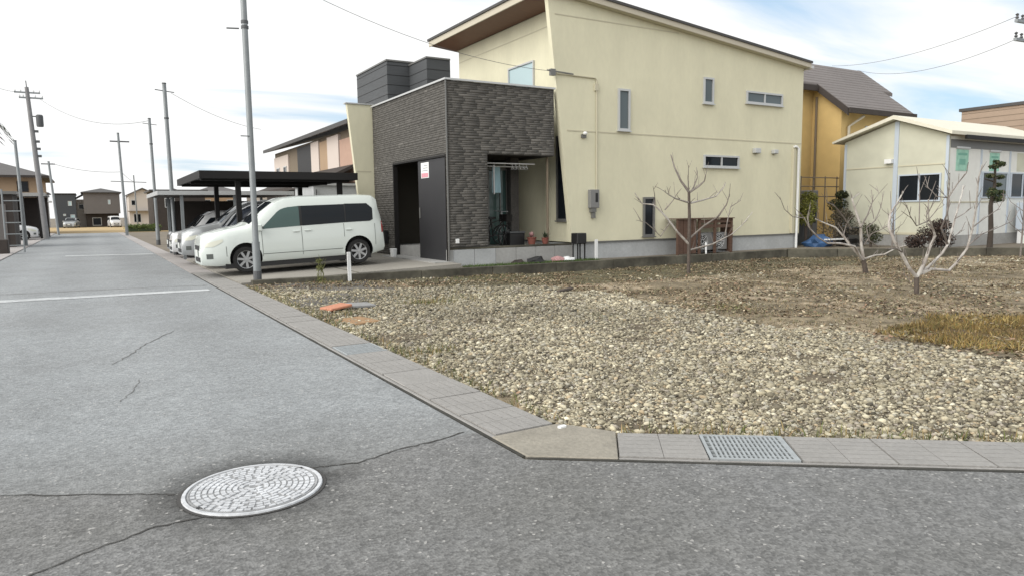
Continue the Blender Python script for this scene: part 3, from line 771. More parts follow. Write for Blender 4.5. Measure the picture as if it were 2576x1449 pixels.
# services on the gable wall
mbx = MB().box(12.75, 13.08, HY0 - 0.14, HY0 - 0.002, 1.58, 2.12).build('meter_box', 'ac_grey', house, bevel=0.01)
MB().box(12.93, 13.02, HY0 - 0.146, HY0 - 0.141, 1.75, 2.02).build('meter_glass', 'black', mbx)
MB().box(12.80, 12.98, HY0 - 0.12, HY0 - 0.002, 1.46, 1.575).box(12.86, 12.96, HY0 - 0.10, HY0 - 0.002, 1.28, 1.455).build('breaker_box', 'alu_dark', mbx)
MB().tube([(13.06, HY0 - 0.03, 2.12), (13.06, HY0 - 0.03, 5.3), (13.0, HY0 - 0.03, 5.36), (11.62, HY0 - 0.03, 5.38)], 0.022, 6).build('conduit', 'cream_trim', house)
MB().box(12.98, 13.12, HY0 - 0.06, HY0 - 0.002, 5.0, 5.2).build('junction_box', 'cream_trim', house)
MB().box(11.40, 11.56, HY0 - 0.10, HY0 - 0.002, 5.30, 5.48).bar((11.3, HY0 - 0.05, 5.44), (12.2, HY0 - 0.05, 5.40), 0.03, 0.03).build('service_bracket', 'alu_dark', house)
for (a, b, c_, d) in ((19.80, 20.08, 3.40, 3.60), (20.77, 20.98, 3.41, 3.58)):
    v_ = MB().prism([(a, HY0 - 0.16, c_), (b, HY0 - 0.16, c_), (b, HY0 - 0.002, c_), (a, HY0 - 0.002, c_)], (0, 0, d - c_ - 0.03)).build('vent_hood', 'alu', house, bevel=0.015)
    MB().box(a + 0.03, b - 0.03, HY0 - 0.14, HY0 - 0.02, c_ - 0.006, c_ - 0.002).build('vent_grille', 'black', v_)
wl = MB().box(12.50, 12.66, HY0 - 0.06, HY0 - 0.002, 3.62, 3.72).build('wall_lamp', 'alu_dark', house)
MB().lathe((12.58, HY0 - 0.1, 3.74), (0, 0, 1), [(0, -0.05), (0.06, -0.03), (0.07, 0.01), (0.04, 0.05), (0, 0.06)], 12).build('lamp_globe', 'white_plain', wl, smooth=60)
MB().tube([(22.18, HY0 - 0.06, 0.03), (22.18, HY0 - 0.06, 3.62), (22.05, HY0 - 0.06, 3.70), (21.95, HY0 - 0.04, 3.70)], 0.045, 8).build('downpipe', 'white_plain', house, smooth=50)
MB().box(21.9, 22.0, HY0 - 0.08, HY0 - 0.002, 0.6, 3.62).build('pipe_cover', 'cream_trim', house)

# stone clad porch block
PX0, PX1, PY0, PY1, PT = 8.16, 11.58, 17.0, 22.6, 4.93
DO = (17.12, 20.90, 3.03)          # door opening on the road side: y range and head
FO = (9.38, 0.60, 3.03)            # opening on the front: left jamb, sill, head
porch = MB()
porch.box(PX0 + 0.03, PX0 + 0.15, DO[1], PY1, -0.2, PT)                       # road side wall
porch.box(PX0 + 0.03, PX0 + 0.15, PY0 + 0.152, DO[1] - 0.002, DO[2], PT)
porch.box(PX0 + 0.03, FO[0] - 0.03, PY0 + 0.03, PY0 + 0.15, 0.56, PT)
porch.box(FO[0] - 0.028, PX1 - 0.03, PY0 + 0.03, PY0 + 0.15, FO[2] + 0.03, PT)
porch.box(PX1 - 0.15, PX1 - 0.03, PY0 + 0.152, PY1, FO[2] + 0.03, PT)
porch.box(PX0 + 0.152, PX1 - 0.152, PY0 + 0.152, PY1, PT - 0.4, PT - 0.3)
porch.build('porch_wall', 'stone_back', house)
def cladding(u0, u1, z0, z1, hole, place, gain=1.0):
    """courses of split-face stones laid on a wall; place(u, v, w) maps to the wall"""
    mb = MB(); z = z0
    while z < z1 - 0.012:
        h = min(random.choice((0.062, 0.075, 0.05)), z1 - z); u = u0 + random.uniform(-0.2, 0)
        while u < u1:
            L = random.uniform(0.2, 0.6); a, b = max(u, u0), min(u + L, u1); u += L
            if b - a < 0.02: continue
            if hole and a < hole[1] and b > hole[0] and z < hole[3] and z + h > hole[2]:
                if a < hole[0] - 0.02: b = hole[0]
                elif b > hole[1] + 0.02: a = hole[1]
                else: continue
            d = random.choice((0.005, 0.006, 0.007, 0.009))
            vs = [place(p, q, r_) for r_ in (0, d) for p, q in ((a + 0.001, z + 0.001), (b - 0.001, z + 0.001), (b - 0.001, z + h - 0.001), (a + 0.001, z + h - 0.001))]
            mb.add(vs, [(4, 5, 6, 7), (0, 1, 5, 4), (1, 2, 6, 5), (2, 3, 7, 6), (3, 0, 4, 7)])
        z += h
    n = len(mb.v) // 8
    tn = np.repeat(np.array([0.104, 0.099, 0.091]) * rng.lognormal(0, 0.045, (n, 1)) * (1 + 0.35 * (rng.random((n, 1)) < 0.04)), 8, 0) * gain
    V = np.array([tuple(p) for p in mb.v]) - np.array(house.location)
    return np_mesh('stone_cladding', V, np.array(mb.f), 'stone_tint', tn, house)
stuff(cladding(PY0 + 0.02, PY1, 0.03, PT, (DO[0], DO[1], -1, DO[2]), lambda u, v, w_: (PX0 + 0.027 - w_, u, v)))
stuff(cladding(PX0 + 0.02, PX1 - 0.01, 0.58, PT, (FO[0], 99, 0, FO[2]), lambda u, v, w_: (u, PY0 + 0.027 - w_, v)))
MB().box(PX0 - 0.01, PX0 + 0.022, PY0 - 0.012, PY0 + 0.018, 0.0, PT - 0.002).build('corner_trim', 'alu_dark', house)
MB().box(PX0 - 0.03, PX0 + 0.2, PY0 + 0.03, PY1, PT + 0.002, PT + 0.05).box(PX0 - 0.03, PX1 + 0.02, PY0 - 0.03, PY0 + 0.028, PT + 0.002, PT + 0.05).build('coping', 'alu', house)
# porch floor, plinth of pale blocks, inside walls
MB().box(PX0 + 0.16, HX0 - 0.002, PY0 + 0.25, 24, -0.2, 0.50).build('porch_floor', 'concrete', house)
MB().box(PX0 + 0.05, HX0 - 0.01, PY0 + 0.06, PY0 + 0.24, 0.505, 0.555).build('porch_step', 'concrete_old', house)
for k in range(6):
    a = PX0 + 0.07 + k * 0.66
    if k == 0: MB().box(PX0 + 0.03, PX0 + 0.14, PY0 + 0.05, PY0 + 0.24, -0.2, 0.50).build('plinth_block', 'concrete', house)
    MB().box(a + 0.08, a + 0.73, PY0 + 0.06, PY0 + 0.24, -0.2, 0.50).build('plinth_block', 'concrete_pale' if k < 2 else 'concrete', house, bevel=0.008)
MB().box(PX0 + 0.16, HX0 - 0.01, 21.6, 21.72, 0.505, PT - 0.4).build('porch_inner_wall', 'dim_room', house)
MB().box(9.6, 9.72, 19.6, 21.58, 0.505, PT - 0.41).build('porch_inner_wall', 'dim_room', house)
MB().box(PX0 + 0.16, PX1 - 0.16, PY0 + 0.16, 21.58, FO[2] + 0.1, FO[2] + 0.16).build('porch_ceiling', 'dark_brown', house)
MB().box(11.02, 11.3, 18.55, 18.85, 0.505, FO[2] + 0.09).build('porch_pillar', 'stone', house)
en = MB().box(10.4, 10.98, 18.8, 18.86, 0.52, 2.75).build('entrance_screen', 'glass_green', house)
MB().box(10.35, 10.397, 18.78, 18.88, 0.51, 2.8).box(10.983, 11.018, 18.78, 18.88, 0.51, 2.8).box(10.4, 10.98, 18.78, 18.88, 2.753, 2.83).box(10.76, 10.79, 18.775, 18.795, 0.52, 2.75).build('screen_frame', 'alu_dark', en)
MB().tube([(9.5, 17.5, 2.86), (11.2, 17.5, 2.86)], 0.018, 6).tube([(9.5, 17.9, 2.80), (11.2, 17.9, 2.80)], 0.018, 6).build('drying_pole', 'white_plain', house)
MB().tube([(9.9, 17.6, 2.82), (9.9, 17.6, 2.0)], 0.028, 8).build('hanging_rod', 'alu', house)
MB().tube([(11.48, 17.25, 0.55), (11.48, 17.25, 3.05)], 0.035, 8).build('downpipe', 'brown_panel', house)
# sliding door on the road side, half open
MB().box(PX0 + 0.04, PX0 + 0.10, DO[0] + 0.03, 19.02, 0.13, DO[2] - 0.06).build('sliding_door', 'door_dark', house, bevel=0.008)
sd_ = house.children[-1]
MB().box(PX0 + 0.031, PX0 + 0.037, 18.25, 18.78, 2.47, 2.90).build('notice', 'white_plain', sd_)
nt_ = sd_.children[-1]
MB().box(PX0 + 0.026, PX0 + 0.030, 18.29, 18.74, 2.49, 2.61).build('notice_band', 'notice_pink', nt_)
for q in range(3): MB().box(PX0 + 0.026, PX0 + 0.030, 18.32, 18.70 - 0.07 * q, 2.67 + 0.07 * q, 2.685 + 0.07 * q).build('notice_line', 'galv', nt_)
MB().box(PX0 + 0.02, PX0 + 0.038, 18.9, 18.96, 1.35, 1.65).build('handle', 'alu_dark', sd_)
MB().box(PX0 + 0.0, PX0 + 0.14, DO[0] + 0.0, DO[0] + 0.025, 0.13, DO[2]).box(PX0 + 0.0, PX0 + 0.14, DO[1] - 0.06, DO[1] - 0.01, 0.13, DO[2]).box(PX0 + 0.0, PX0 + 0.14, DO[0] + 0.028, DO[1] - 0.062, DO[2] - 0.055, DO[2] - 0.005).build('door_frame', 'black_metal', house)
MB().box(PX0 - 0.45, PX0 + 0.15, 16.95, 21.0, -0.2, 0.205).build('door_step', 'concrete', house)
MB().box(PX0 - 0.10, PX0 - 0.002, 21.45, 21.75, 0.55, 0.95).build('socket_box', 'black', house)
MB().box(8.36, 8.45, PY0 - 0.045, PY0 - 0.002, 0.68, 0.80).build('wall_tap_box', 'white_plain', house)
# cream sleeve wall at the far end of the porch, leaning outwards
MB().prism([(7.83, 22.65, 0.1), (8.22, 22.65, 0.1), (8.22, 22.65, 5.02), (7.36, 22.65, 5.02)], (0, 0.16, 0)).build('sleeve_wall', 'cream', house)
MB().box(7.30, 8.26, 22.61, 22.85, 5.023, 5.06).build('sleeve_coping', 'alu', house)
MB().box(7.62, 8.10, 22.64, 22.648, 2.86, 2.89).build('joint_strip', 'cream_trim', house)
# dark upper blocks behind the porch parapet
def dark_block(x0, x1, y0, y1, z1):
    b = MB().box(x0, x1, y0, y1, 4.5, z1).build('upper_block', 'dark_siding', house)
    MB().box(x0 - 0.03, x1 - 0.002, y0 - 0.03, y1, z1 + 0.002, z1 + 0.05).build('coping', 'alu_dark', b)
    z = 4.9
    mb = MB()
    while z < z1 - 0.1:
        mb.box(x0 - 0.007, x0 - 0.001, y0, y1, z, z + 0.012).box(x0, x1 - 0.002, y0 - 0.007, y0 - 0.001, z, z + 0.012); z += 0.3
    mb.build('siding_joint', 'black_metal', b)
dark_block(8.28, 9.4, 21.42, 24.3, 6.22)
dark_block(9.02, 9.80, 20.05, 21.40, 6.12)

# low boundary walls of the lot
rw = thing('boundary_wall', 'low mossy concrete wall between the gravel lot and the driveway', 'wall', (2.95, 16.12, 0))
x = 2.95; k = 0
while x < 20.4:
    L = min(2.0, 20.55 - x); t = MB()
    t.prism([(x + 0.004, 16.04, -0.4), (x + L - 0.004, 16.04, -0.4), (x + L - 0.004, 16.04, 0.095), (x + 0.004, 16.04, 0.095)], (0, 0.17, 0))
    o = t.build('wall_section', 'concrete_old', rw, bevel=0.012); o.location.z += random.uniform(-0.008, 0.008); x += L; k += 1
rw2 = thing('boundary_wall', 'dark low wall along the back right of the lot below the shed', 'wall', (20.6, 16.1, 0))
pts_ = [(20.62, 16.1), (24.6, 13.15), (28.1, 10.45), (34.5, 2.2)]
for a, b in zip(pts_[:-1], pts_[1:]):
    A, B = Vector((*a, 0)), Vector((*b, 0)); n = max(1, round((B - A).length / 1.6))
    for q in range(n):
        p0, p1 = A.lerp(B, q / n + 0.002), A.lerp(B, (q + 1) / n - 0.002)
        MB().bar(p0 + Vector((0, 0, -0.16)), p1 + Vector((0, 0, -0.16)), 0.16, 0.52).build('wall_section', 'concrete_old', rw2, bevel=0.012)
struct(MB().prism([(20.75, 16.2, -0.4), (24.7, 13.26, -0.4), (28.25, 10.5, -0.4), (34.7, 2.2, -0.4), (60, 2.2, -0.4), (60, 40, -0.4), (20.75, 40, -0.4)], (0, 0, 0.44)).build('neighbour_yard', 'earth'))

# slatted timber cover with the air conditioner inside
cov = thing('timber_cover', 'brown timber cover around the air conditioner against the gable wall', 'cover', (15.8, 16.4, 0.08))
CX0, CX1, CY0, CY1, CZ = 15.82, 18.28, 16.42, 16.94, 1.22
for xx in (CX0, 16.75, 17.45, CX1 - 0.07): MB().box(xx, xx + 0.07, CY0, CY0 + 0.07, 0.06, CZ - 0.03).build('post', 'brown_wood', cov)
MB().box(CX0 - 0.04, CX1 + 0.04, CY0 - 0.04, CY1, CZ - 0.028, CZ).build('top_board', 'brown_wood', cov)
for q in range(4): MB().box(CX0 + 0.08 + 0.19 * q, CX0 + 0.25 + 0.19 * q, CY0 + 0.02, CY0 + 0.045, 0.10, CZ - 0.032).build('slat', 'brown_wood', cov)
for z in (1.06, 0.90): MB().box(16.83, CX1 - 0.075, CY0 + 0.02, CY0 + 0.045, z, z + 0.11).build('slat', 'brown_wood', cov)
for q in range(3): MB().box(CX1 - 0.03, CX1 - 0.005, CY0 + 0.09 + 0.15 * q, CY0 + 0.22 + 0.15 * q, 0.1, CZ - 0.032).build('slat', 'brown_wood', cov)
def ac_unit(x, y, z, label, wd=0.78):
    t = thing('air_conditioner', label, 'air conditioner', (x, y, z), 'air conditioner outdoor units')
    MB().box(x, x + wd, y, y + 0.28, z + 0.05, z + 0.62).build('casing', 'ac_grey', t, bevel=0.015)
    cx_, cz_ = x + wd * 0.40, z + 0.34
    g = MB()
    for r_ in (0.07, 0.13, 0.19, 0.235): g.ring((cx_, y - 0.012, cz_), (0, 1, 0), r_, 0.006, 20, 4)
    for a in range(8): g.bar((cx_ + 0.05 * math.cos(a * math.pi / 4), y - 0.012, cz_ + 0.05 * math.sin(a * math.pi / 4)), (cx_ + 0.24 * math.cos(a * math.pi / 4), y - 0.012, cz_ + 0.24 * math.sin(a * math.pi / 4)), 0.008, 0.008, (0, 1, 0))
    g.build('fan_grille', 'white_plain', t)
    MB().lathe((cx_, y - 0.003, cz_), (0, -1, 0), [(0, 0), (0.24, 0)], 20).build('fan_opening', 'black', t)
    MB().box(x + 0.06, x + 0.14, y + 0.02, y + 0.26, z, z + 0.048).build('foot', 'black', t); MB().box(x + wd - 0.14, x + wd - 0.06, y + 0.02, y + 0.26, z, z + 0.048).build('foot', 'black', t)
ac_unit(16.72, 16.56, 0.12, 'air conditioner with a round fan grille inside the brown timber cover')
ac_unit(17.52, 16.56, 0.12, 'second air conditioner at the right end inside the brown timber cover', 0.66)
o = MB().tube([(17.02, 16.38, 0.05), (17.02, 16.38, 0.35), (17.08, 16.45, 0.42)], 0.03, 8).build('drain_pipe', 'white_plain'); tag(o, 'short white pipe standing in front of the timber cover', 'pipe')

# white stakes
o = MB().prism([(5.07, 16.0, -0.25), (5.15, 16.0, -0.25), (5.15, 16.02, 0.62), (5.06, 15.99, 0.62)], (0.0, -0.035, 0)).build('stake', 'white_plain', bevel=0.004); tag(o, 'white stake leaning at the low wall in front of the van', 'stake', 'white survey stakes')
o = MB().box(12.66, 12.76, 16.52, 16.56, 0.0, 0.66).build('stake', 'white_plain', bevel=0.004); tag(o, 'white stake standing before the concrete base of the cream gable wall', 'stake', 'white survey stakes')

# bits at the porch corner
def pot(x, y, z, r_, h, label, mt='terracotta'):
    t = thing('plant_pot', label, 'plant pot', (x, y, z), 'pots beside the porch')
    MB().lathe((x, y, z), (0, 0, 1), [(0, 0), (r_ * 0.7, 0), (r_, h), (r_ * 1.1, h), (r_ * 1.1, h * 1.1), (r_ * 0.9, h * 1.1), (r_ * 0.85, h * 0.9), (0, h * 0.9)], 14).build('pot', mt, t, smooth=40)
    g = MB()
    for _ in range(26):
        a = random.uniform(0, 6.28); l = random.uniform(0.08, 0.22); e = random.uniform(0.3, 1.2)
        p = Vector((x, y, z + h)); q = p + Vector((math.cos(a) * l * math.cos(e), math.sin(a) * l * math.cos(e), l * math.sin(e) + 0.04)); s = Vector((-math.sin(a), math.cos(a), 0)) * 0.025
        g.face([p, (p + q) / 2 + s, q, (p + q) / 2 - s])
    g.build('plant', 'pink_cloth' if 'red' in label else 'leaf_dark', t)
pot(11.05, 17.45, 0.51, 0.13, 0.22, 'terracotta pot with reddish leaves at the right of the porch opening')
pot(11.35, 17.2, 0.56, 0.1, 0.16, 'smaller terracotta pot beside the brown downpipe')
o = MB().box(12.0, 12.34, 16.5, 16.82, 0.55, 0.86).build('planter_box', 'black', bevel=0.02); o.location.z = -0.0; tag(o, 'black box on a stand at the corner of the cream wall', 'box')
bs = MB(); 
for a in (12.03, 12.28):
    for b in (16.53, 16.76): bs.box(a, a + 0.03, b, b + 0.03, 0.06, 0.549)
bs.build('stand', 'black_metal', o)
def bag(x, y, z, r_, label, mt, nm):
    g = bmesh.new(); bmesh.ops.create_icosphere(g, subdivisions=2, radius=1)
    for v in g.verts:
        k = 1 + random.uniform(-0.30, 0.22); v.co = Vector((x + v.co.x * r_ * k * 1.25, y + v.co.y * r_ * 0.8 * k, z + max(-0.3, v.co.z * 0.62 * k) * r_ + r_ * 0.3))
    me = bpy.data.meshes.new(nm); g.to_mesh(me); g.free(); me.materials.append(MATS[mt]); o = bpy.data.objects.new(nm, me); COL.objects.link(o); return tag(o, label, 'bag')
bag(11.75, 16.6, 0.06, 0.17, 'crumpled white plastic bag below the black box', 'white_plain', 'plastic_bag')
bag(11.4, 16.62, 0.06, 0.17, 'pinkish cloth bundle left of the white plastic bag', 'pink_cloth', 'cloth_bundle')
bag(10.7, 16.66, 0.02, 0.26, 'black sheeting heaped in front of the pale plinth', 'black', 'black_sheet')
bag(10.1, 16.7, 0.02, 0.18, 'small dark heap left of the black sheeting', 'dark_brown', 'dark_heap')
# strip of grass behind the wall
px, py = scatter(4200, 8.4, 12.7, 16.25, 16.75)
V, F, c = blades(px, py, rng.uniform(0.03, 0.11, len(px)), rng.uniform(0.006, 0.012, len(px)), 0.7, [(0.07, 0.12, 0.03), (0.10, 0.15, 0.045), (0.05, 0.08, 0.025)], z=np.full(len(px), 0.06))
stuff(np_mesh('grass_strip', V, F, 'grass_blade', c), 'thin strip of green grass between low wall and house', 'grass')

def box_thing(name, x0, x1, y0, y1, z0, z1, body, lid, label, cat):
    t = thing(name, label, cat, ((x0 + x1) / 2, (y0 + y1) / 2, z0))
    MB().box(x0, x1, y0, y1, z0, z1 - 0.05).build('body', body, t, bevel=0.012)
    MB().box(x0 - 0.015, x1 + 0.015, y0 - 0.015, y1 + 0.015, z1 - 0.048, z1).build('lid', lid, t, bevel=0.008)
    return t
box_thing('storage_box', 10.5, 11.0, 17.75, 18.2, 0.505, 0.92, 'black', 'galv_dark', 'black storage box on the porch floor before the teal screen', 'box')
box_thing('storage_box', 9.75, 10.2, 19.0, 19.5, 0.505, 1.25, 'dark_brown', 'black', 'tall dark storage box behind the bicycles in the porch', 'box')
g = MB(); vs = []
for i in range(9):
    f = i / 8
    for j in range(7): vs.append((10.02 + 0.26 * f, 17.9 + 0.03 * math.sin(9 * f + j * 0.4) * (j / 6), 2.80 - 0.75 * j / 6))
g.add(vs, [(i * 7 + j, (i + 1) * 7 + j, (i + 1) * 7 + j + 1, i * 7 + j + 1) for i in range(8) for j in range(6)])
tag(g.build('towel', 'towel_blue', smooth=60), 'pale blue towel hanging from the drying pole in the porch', 'towel')
g = MB()
for q in range(5):
    x = 10.45 + 0.12 * q; g.tube([(x, 17.5, 2.86), (x, 17.5, 2.80), (x - 0.05, 17.35, 2.70), (x + 0.05, 17.65, 2.70), (x, 17.5, 2.80)], 0.008, 4)
tag(stuff(g.build('clothes_hangers', 'white_plain')), 'row of pale clothes hangers on the drying pole in the porch', 'hangers')
box_thing('storage_bin', 23.5, 24.2, 17.9, 18.5, 0.04, 1.5, 'galv_dark', 'black', 'dark grey bin standing between the cream house and the yellow wall', 'bin')
box_thing('storage_bin', 24.9, 25.6, 16.7, 17.2, 0.04, 0.75, 'black', 'galv_dark', 'low black bin left of the hut corner', 'bin')
def bicycle(x, y, z, rz, label, tint):
    t = thing('bicycle', label, 'bicycle', (0, 0, 0), 'bicycles parked in the porch')
    for wx, nm in ((-0.48, 0), (0.48, 0)):
        wq = MB().ring((wx, 0, 0.31), (0, 1, 0), 0.295, 0.018, 24, 6).build('wheel', 'rubber', t)
        g = MB()
        for a in range(10): g.bar((wx, 0, 0.31), (wx + 0.28 * math.cos(a * 0.628), 0, 0.31 + 0.28 * math.sin(a * 0.628)), 0.004, 0.004, (0, 1, 0))
        g.build('spokes', 'rim', wq)
    MB().tube([(-0.48, 0, 0.31), (-0.05, 0, 0.3), (0.33, 0, 0.72)], 0.018).tube([(-0.05, 0, 0.3), (-0.18, 0, 0.78)], 0.016).tube([(-0.48, 0, 0.31), (-0.15, 0, 0.68), (0.3, 0, 0.78)], 0.014).tube([(0.48, 0, 0.31), (0.31, 0, 0.92)], 0.016).build('frame', tint, t)
    MB().box(-0.30, -0.06, -0.07, 0.07, 0.79, 0.85).build('saddle', 'black', t, bevel=0.02)
    MB().tube([(0.31, 0, 0.92), (0.30, 0, 1.0), (0.26, -0.26, 1.02)], 0.013).tube([(0.30, 0, 1.0), (0.26, 0.26, 1.02)], 0.013).build('handlebar', 'rim', t)
    MB().box(0.36, 0.62, -0.14, 0.14, 0.72, 0.92).build('basket', 'black_metal', t)
    t.location = (x, y, z); t.rotation_euler = (0.06, 0, rz)
bicycle(9.95, 17.75, 0.505, 0.35, 'black bicycle with front basket behind the porch opening', 'black_metal')
bicycle(10.05, 18.35, 0.505, 2.9, 'dark grey bicycle further inside the porch', 'galv_dark')

# ------------------------------------------------------------------ manhole cover
MH = (0.685, 3.975)
mh = thing('manhole_cover', 'round manhole cover coloured pale for sky glare, with rows of raised studs set in dark worn asphalt', 'manhole cover', (*MH, 0))
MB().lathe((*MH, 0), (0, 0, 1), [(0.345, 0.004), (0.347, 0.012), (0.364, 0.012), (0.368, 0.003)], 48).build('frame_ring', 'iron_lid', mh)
MB().lathe((*MH, 0), (0, 0, 1), [(0.368, 0.0045), (0.386, 0.0045)], 48).build('tar_joint', 'iron_dark', mh)
MB().lathe((*MH, 0), (0, 0, 1), [(0, 0.008), (0.328, 0.008), (0.33, 0.0110), (0.338, 0.0110), (0.34, 0.003), (0.346, 0.003)], 48).build('lid', ['iron_floor'], mh)
g = MB()
for r_, n in ((0.035, 5), (0.066, 10), (0.097, 15), (0.128, 19), (0.159, 24), (0.19, 28), (0.221, 33), (0.252, 38), (0.283, 43), (0.312, 48)):
    for q in range(n):
        a = 2 * math.pi * (q + 0.5 * random.random()) / n + r_ * 9; c_, s_ = math.cos(a), math.sin(a)
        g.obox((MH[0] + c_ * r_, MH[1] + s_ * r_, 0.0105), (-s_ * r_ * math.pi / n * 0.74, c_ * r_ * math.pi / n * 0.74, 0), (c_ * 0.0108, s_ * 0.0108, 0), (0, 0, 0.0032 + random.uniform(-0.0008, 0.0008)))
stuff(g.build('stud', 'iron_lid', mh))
for a in (0.5, 3.6): MB().box(MH[0] + 0.325 * math.cos(a) - 0.02, MH[0] + 0.325 * math.cos(a) + 0.02, MH[1] + 0.325 * math.sin(a) - 0.012, MH[1] + 0.325 * math.sin(a) + 0.012, 0.006, 0.0125).build('pick_hole', 'black', mh)

# loose pieces at the edge of the gravel
o = MB().obox((3.32, 11.15, 0.02), (0.19, 0.05, 0.02), (-0.05, 0.15, 0.0), (0, -0.002, 0.022)).build('roof_tile', 'orange_tile', bevel=0.01); tag(o, 'broken orange tile lying at the gravel edge by the gutter', 'tile')
o = MB().obox((3.78, 11.3, 0.0), (0.2, 0.03, -0.01), (-0.03, 0.16, 0.01), (0, 0, 0.02)).build('slate_piece', 'grey_slate', bevel=0.008); tag(o, 'grey slab piece lying right of the orange tile', 'slab')
o = MB().obox((3.2, 9.7, -0.008), (0.20, 0.05, 0), (-0.05, 0.3, 0), (0, 0, 0.012)).build('rusty_board', 'rust_board', bevel=0.006); tag(o, 'flat rust coloured board half sunk in weeds beside the gutter', 'board')
o = MB().tube([(7.9, 11.5, -0.08), (8.4, 11.75, -0.07)], 0.035, 6).build('dark_stick', 'bark_dark'); tag(o, 'dark piece of wood lying on the gravel edge', 'stick')
o = MB().obox(tuple(K0 + KD * 0.2 + KN * 0.62 + Vector((0, 0, 0.015))), (0.03, 0.004, 0), (-0.003, 0.015, 0), (0, 0, 0.012)).build('white_chip', 'white_plain', bevel=0.004); tag(o, 'small white chip on the tan corner slab', 'chip')

# ------------------------------------------------------------------ vehicles
def make_car(name, label, cat, sp, paint, loc, rz=0.0, pitch=0.0, group=None, plate_txt=False):
    L, Wd = sp['L'], sp['W']; bx = sp.get('box', 0.0)
    tx, tz = zip(*sp['top']); bx_, bz_ = zip(*sp['belt']); ux, uz = zip(*sp['bot'])
    top = lambda x: float(np.interp(x, tx, tz)); belt = lambda x: min(float(np.interp(x, bx_, bz_)), top(x) - 0.03); bot = lambda x: float(np.interp(x, ux, uz))
    def plan(x):
        f = 1.0
        if x < 0.7: f -= sp.get('nose', 0.22) * ((0.7 - x) / 0.7) ** 2.2
        if x > L - 0.5: f -= 0.10 * ((x - L + 0.5) / 0.5) ** 2
        return f
    def levels(x):
        zb, zt, zB = bot(x), top(x), belt(x); w_ = Wd * plan(x); h = zt - zB; k = min(h, 0.6) / 0.6
        return [(zb, 0.90 * w_), (zb + 0.07, 0.975 * w_), (zb + (zB - zb) * 0.4, 1.0 * w_), (zb + (zB - zb) * 0.8, 0.995 * w_), (zB, 0.975 * w_),
                (zB + h * 0.5, w_ * (0.965 - (0.05 - bx) * k - 0.04 * (1 - k))), (zB + h * 0.86, w_ * (0.95 - (0.11 - bx) * k - 0.14 * (1 - k))), (zB + h * 0.96, w_ * (0.90 - (0.11 - bx) * k - 0.22 * (1 - k))), (zt, w_ * (0.55 + 2 * bx * k)), (zt + 0.015, 0.0)]
    def halfw(x, z):
        lv = levels(x); return float(np.interp(z, [a for a, b in lv[:9]], [b for a, b in lv[:9]]))
    xs = sorted(set([0, 0.04, 0.1, 0.2, 0.32, 0.48, L - 0.28, L - 0.14, L - 0.06, L] + [round(v, 3) for v in tx if 0 < v < L] + list(np.linspace(0.6, L - 0.35, 16))))
    mb = MB(); n = None; rings = []
    for x in xs:
        lv = levels(x); ring = [(x, -b, a) for a, b in lv] + [(x, b, a) for a, b in lv[:-1][::-1]]
        rings.append(ring); n = len(ring)
    vs = [p for r_ in rings for p in r_]; fs = []
    for i in range(len(rings) - 1):
        for j in range(n):
            a, b = i * n + j, i * n + (j + 1) % n; fs.append((a, b, b + n, a + n))
    fs.append(tuple(range(n))); fs.append(tuple(range((len(rings) - 1) * n, len(rings) * n))[::-1])
    mb.add(vs, fs)
    t = thing(name, label, cat, (0, 0, 0), group)
    body = mb.build('body', [paint, 'black'], t, smooth=38)
    # wheel arches are cut out of the shell
    cm = MB()
    for wx in sp['wheels']:
        for s in (-1, 1):
            c = MB().lathe((wx, s * (Wd + 0.1), sp['r'] + 0.03), (0, -s, 0), [(0, 0), (sp['r'] + 0.065, 0), (sp['r'] + 0.065, 0.42), (0, 0.42)], 28)
            cm.add(c.v, c.f)
    cut = cm.build('cutter', [paint, 'black'])
    cut.data.polygons.foreach_set('material_index', [1] * len(cut.data.polygons))
    bo = body.modifiers.new('arch', 'BOOLEAN'); bo.operation = 'DIFFERENCE'; bo.solver = 'EXACT'; bo.object = cut
    dg = bpy.context.evaluated_depsgraph_get(); me2 = bpy.data.meshes.new_from_object(body.evaluated_get(dg))
    body.modifiers.clear(); body.data = me2; me2.name = 'body'
    bpy.data.objects.remove(cut)
    def patch(nm, xa, xb, lo, hi, mt, par, nx_=10, nz_=4, off=0.006, both=True):
        """panel lying on the flank between two height lines"""
        out_ = []
        for s in ((-1, 1) if both else (-1,)):
            g = MB(); P = []
            for i in range(nx_ + 1):
                x = xa + (xb - xa) * i / nx_; l, h = lo(x), hi(x)
                P.append([(x, s * (halfw(x, l + (h - l) * j / nz_) + off), l + (h - l) * j / nz_) for j in range(nz_ + 1)])
            g.add([p for r_ in P for p in r_], [(i * (nz_ + 1) + j, (i + 1) * (nz_ + 1) + j, (i + 1) * (nz_ + 1) + j + 1, i * (nz_ + 1) + j + 1) for i in range(nx_) for j in range(nz_)])
            out_.append(g.build(nm, mt, par, smooth=50))
        return out_
    ip = lambda pts: (lambda x, X=[p[0] for p in pts], Z=[p[1] for p in pts]: float(np.interp(x, X, Z)))
    for gx0, gx1, lo, hi, mt in sp['glass']: patch('side_window', gx0, gx1, ip(lo), ip(hi), mt, body)
    for (a, b, wf, nm) in sp['screens']:
        g = MB(); P = []
        for i in range(7):
            x = a + (b - a) * i / 6; P.append([(x - (0.012 if nm == 'windscreen' else -0.012), Wd * plan(x) * wf * (j - 4) / 4 * (1 - 0.12 * i / 6), top(x) + 0.022 - 0.055 * abs((j - 4) / 4) ** 2.5) for j in range(9)])
        g.add([p for r_ in P for p in r_], [(i * 9 + j, (i + 1) * 9 + j, (i + 1) * 9 + j + 1, i * 9 + j + 1) for i in range(6) for j in range(8)])
        g.build(nm, 'glass_dark', body, smooth=50)
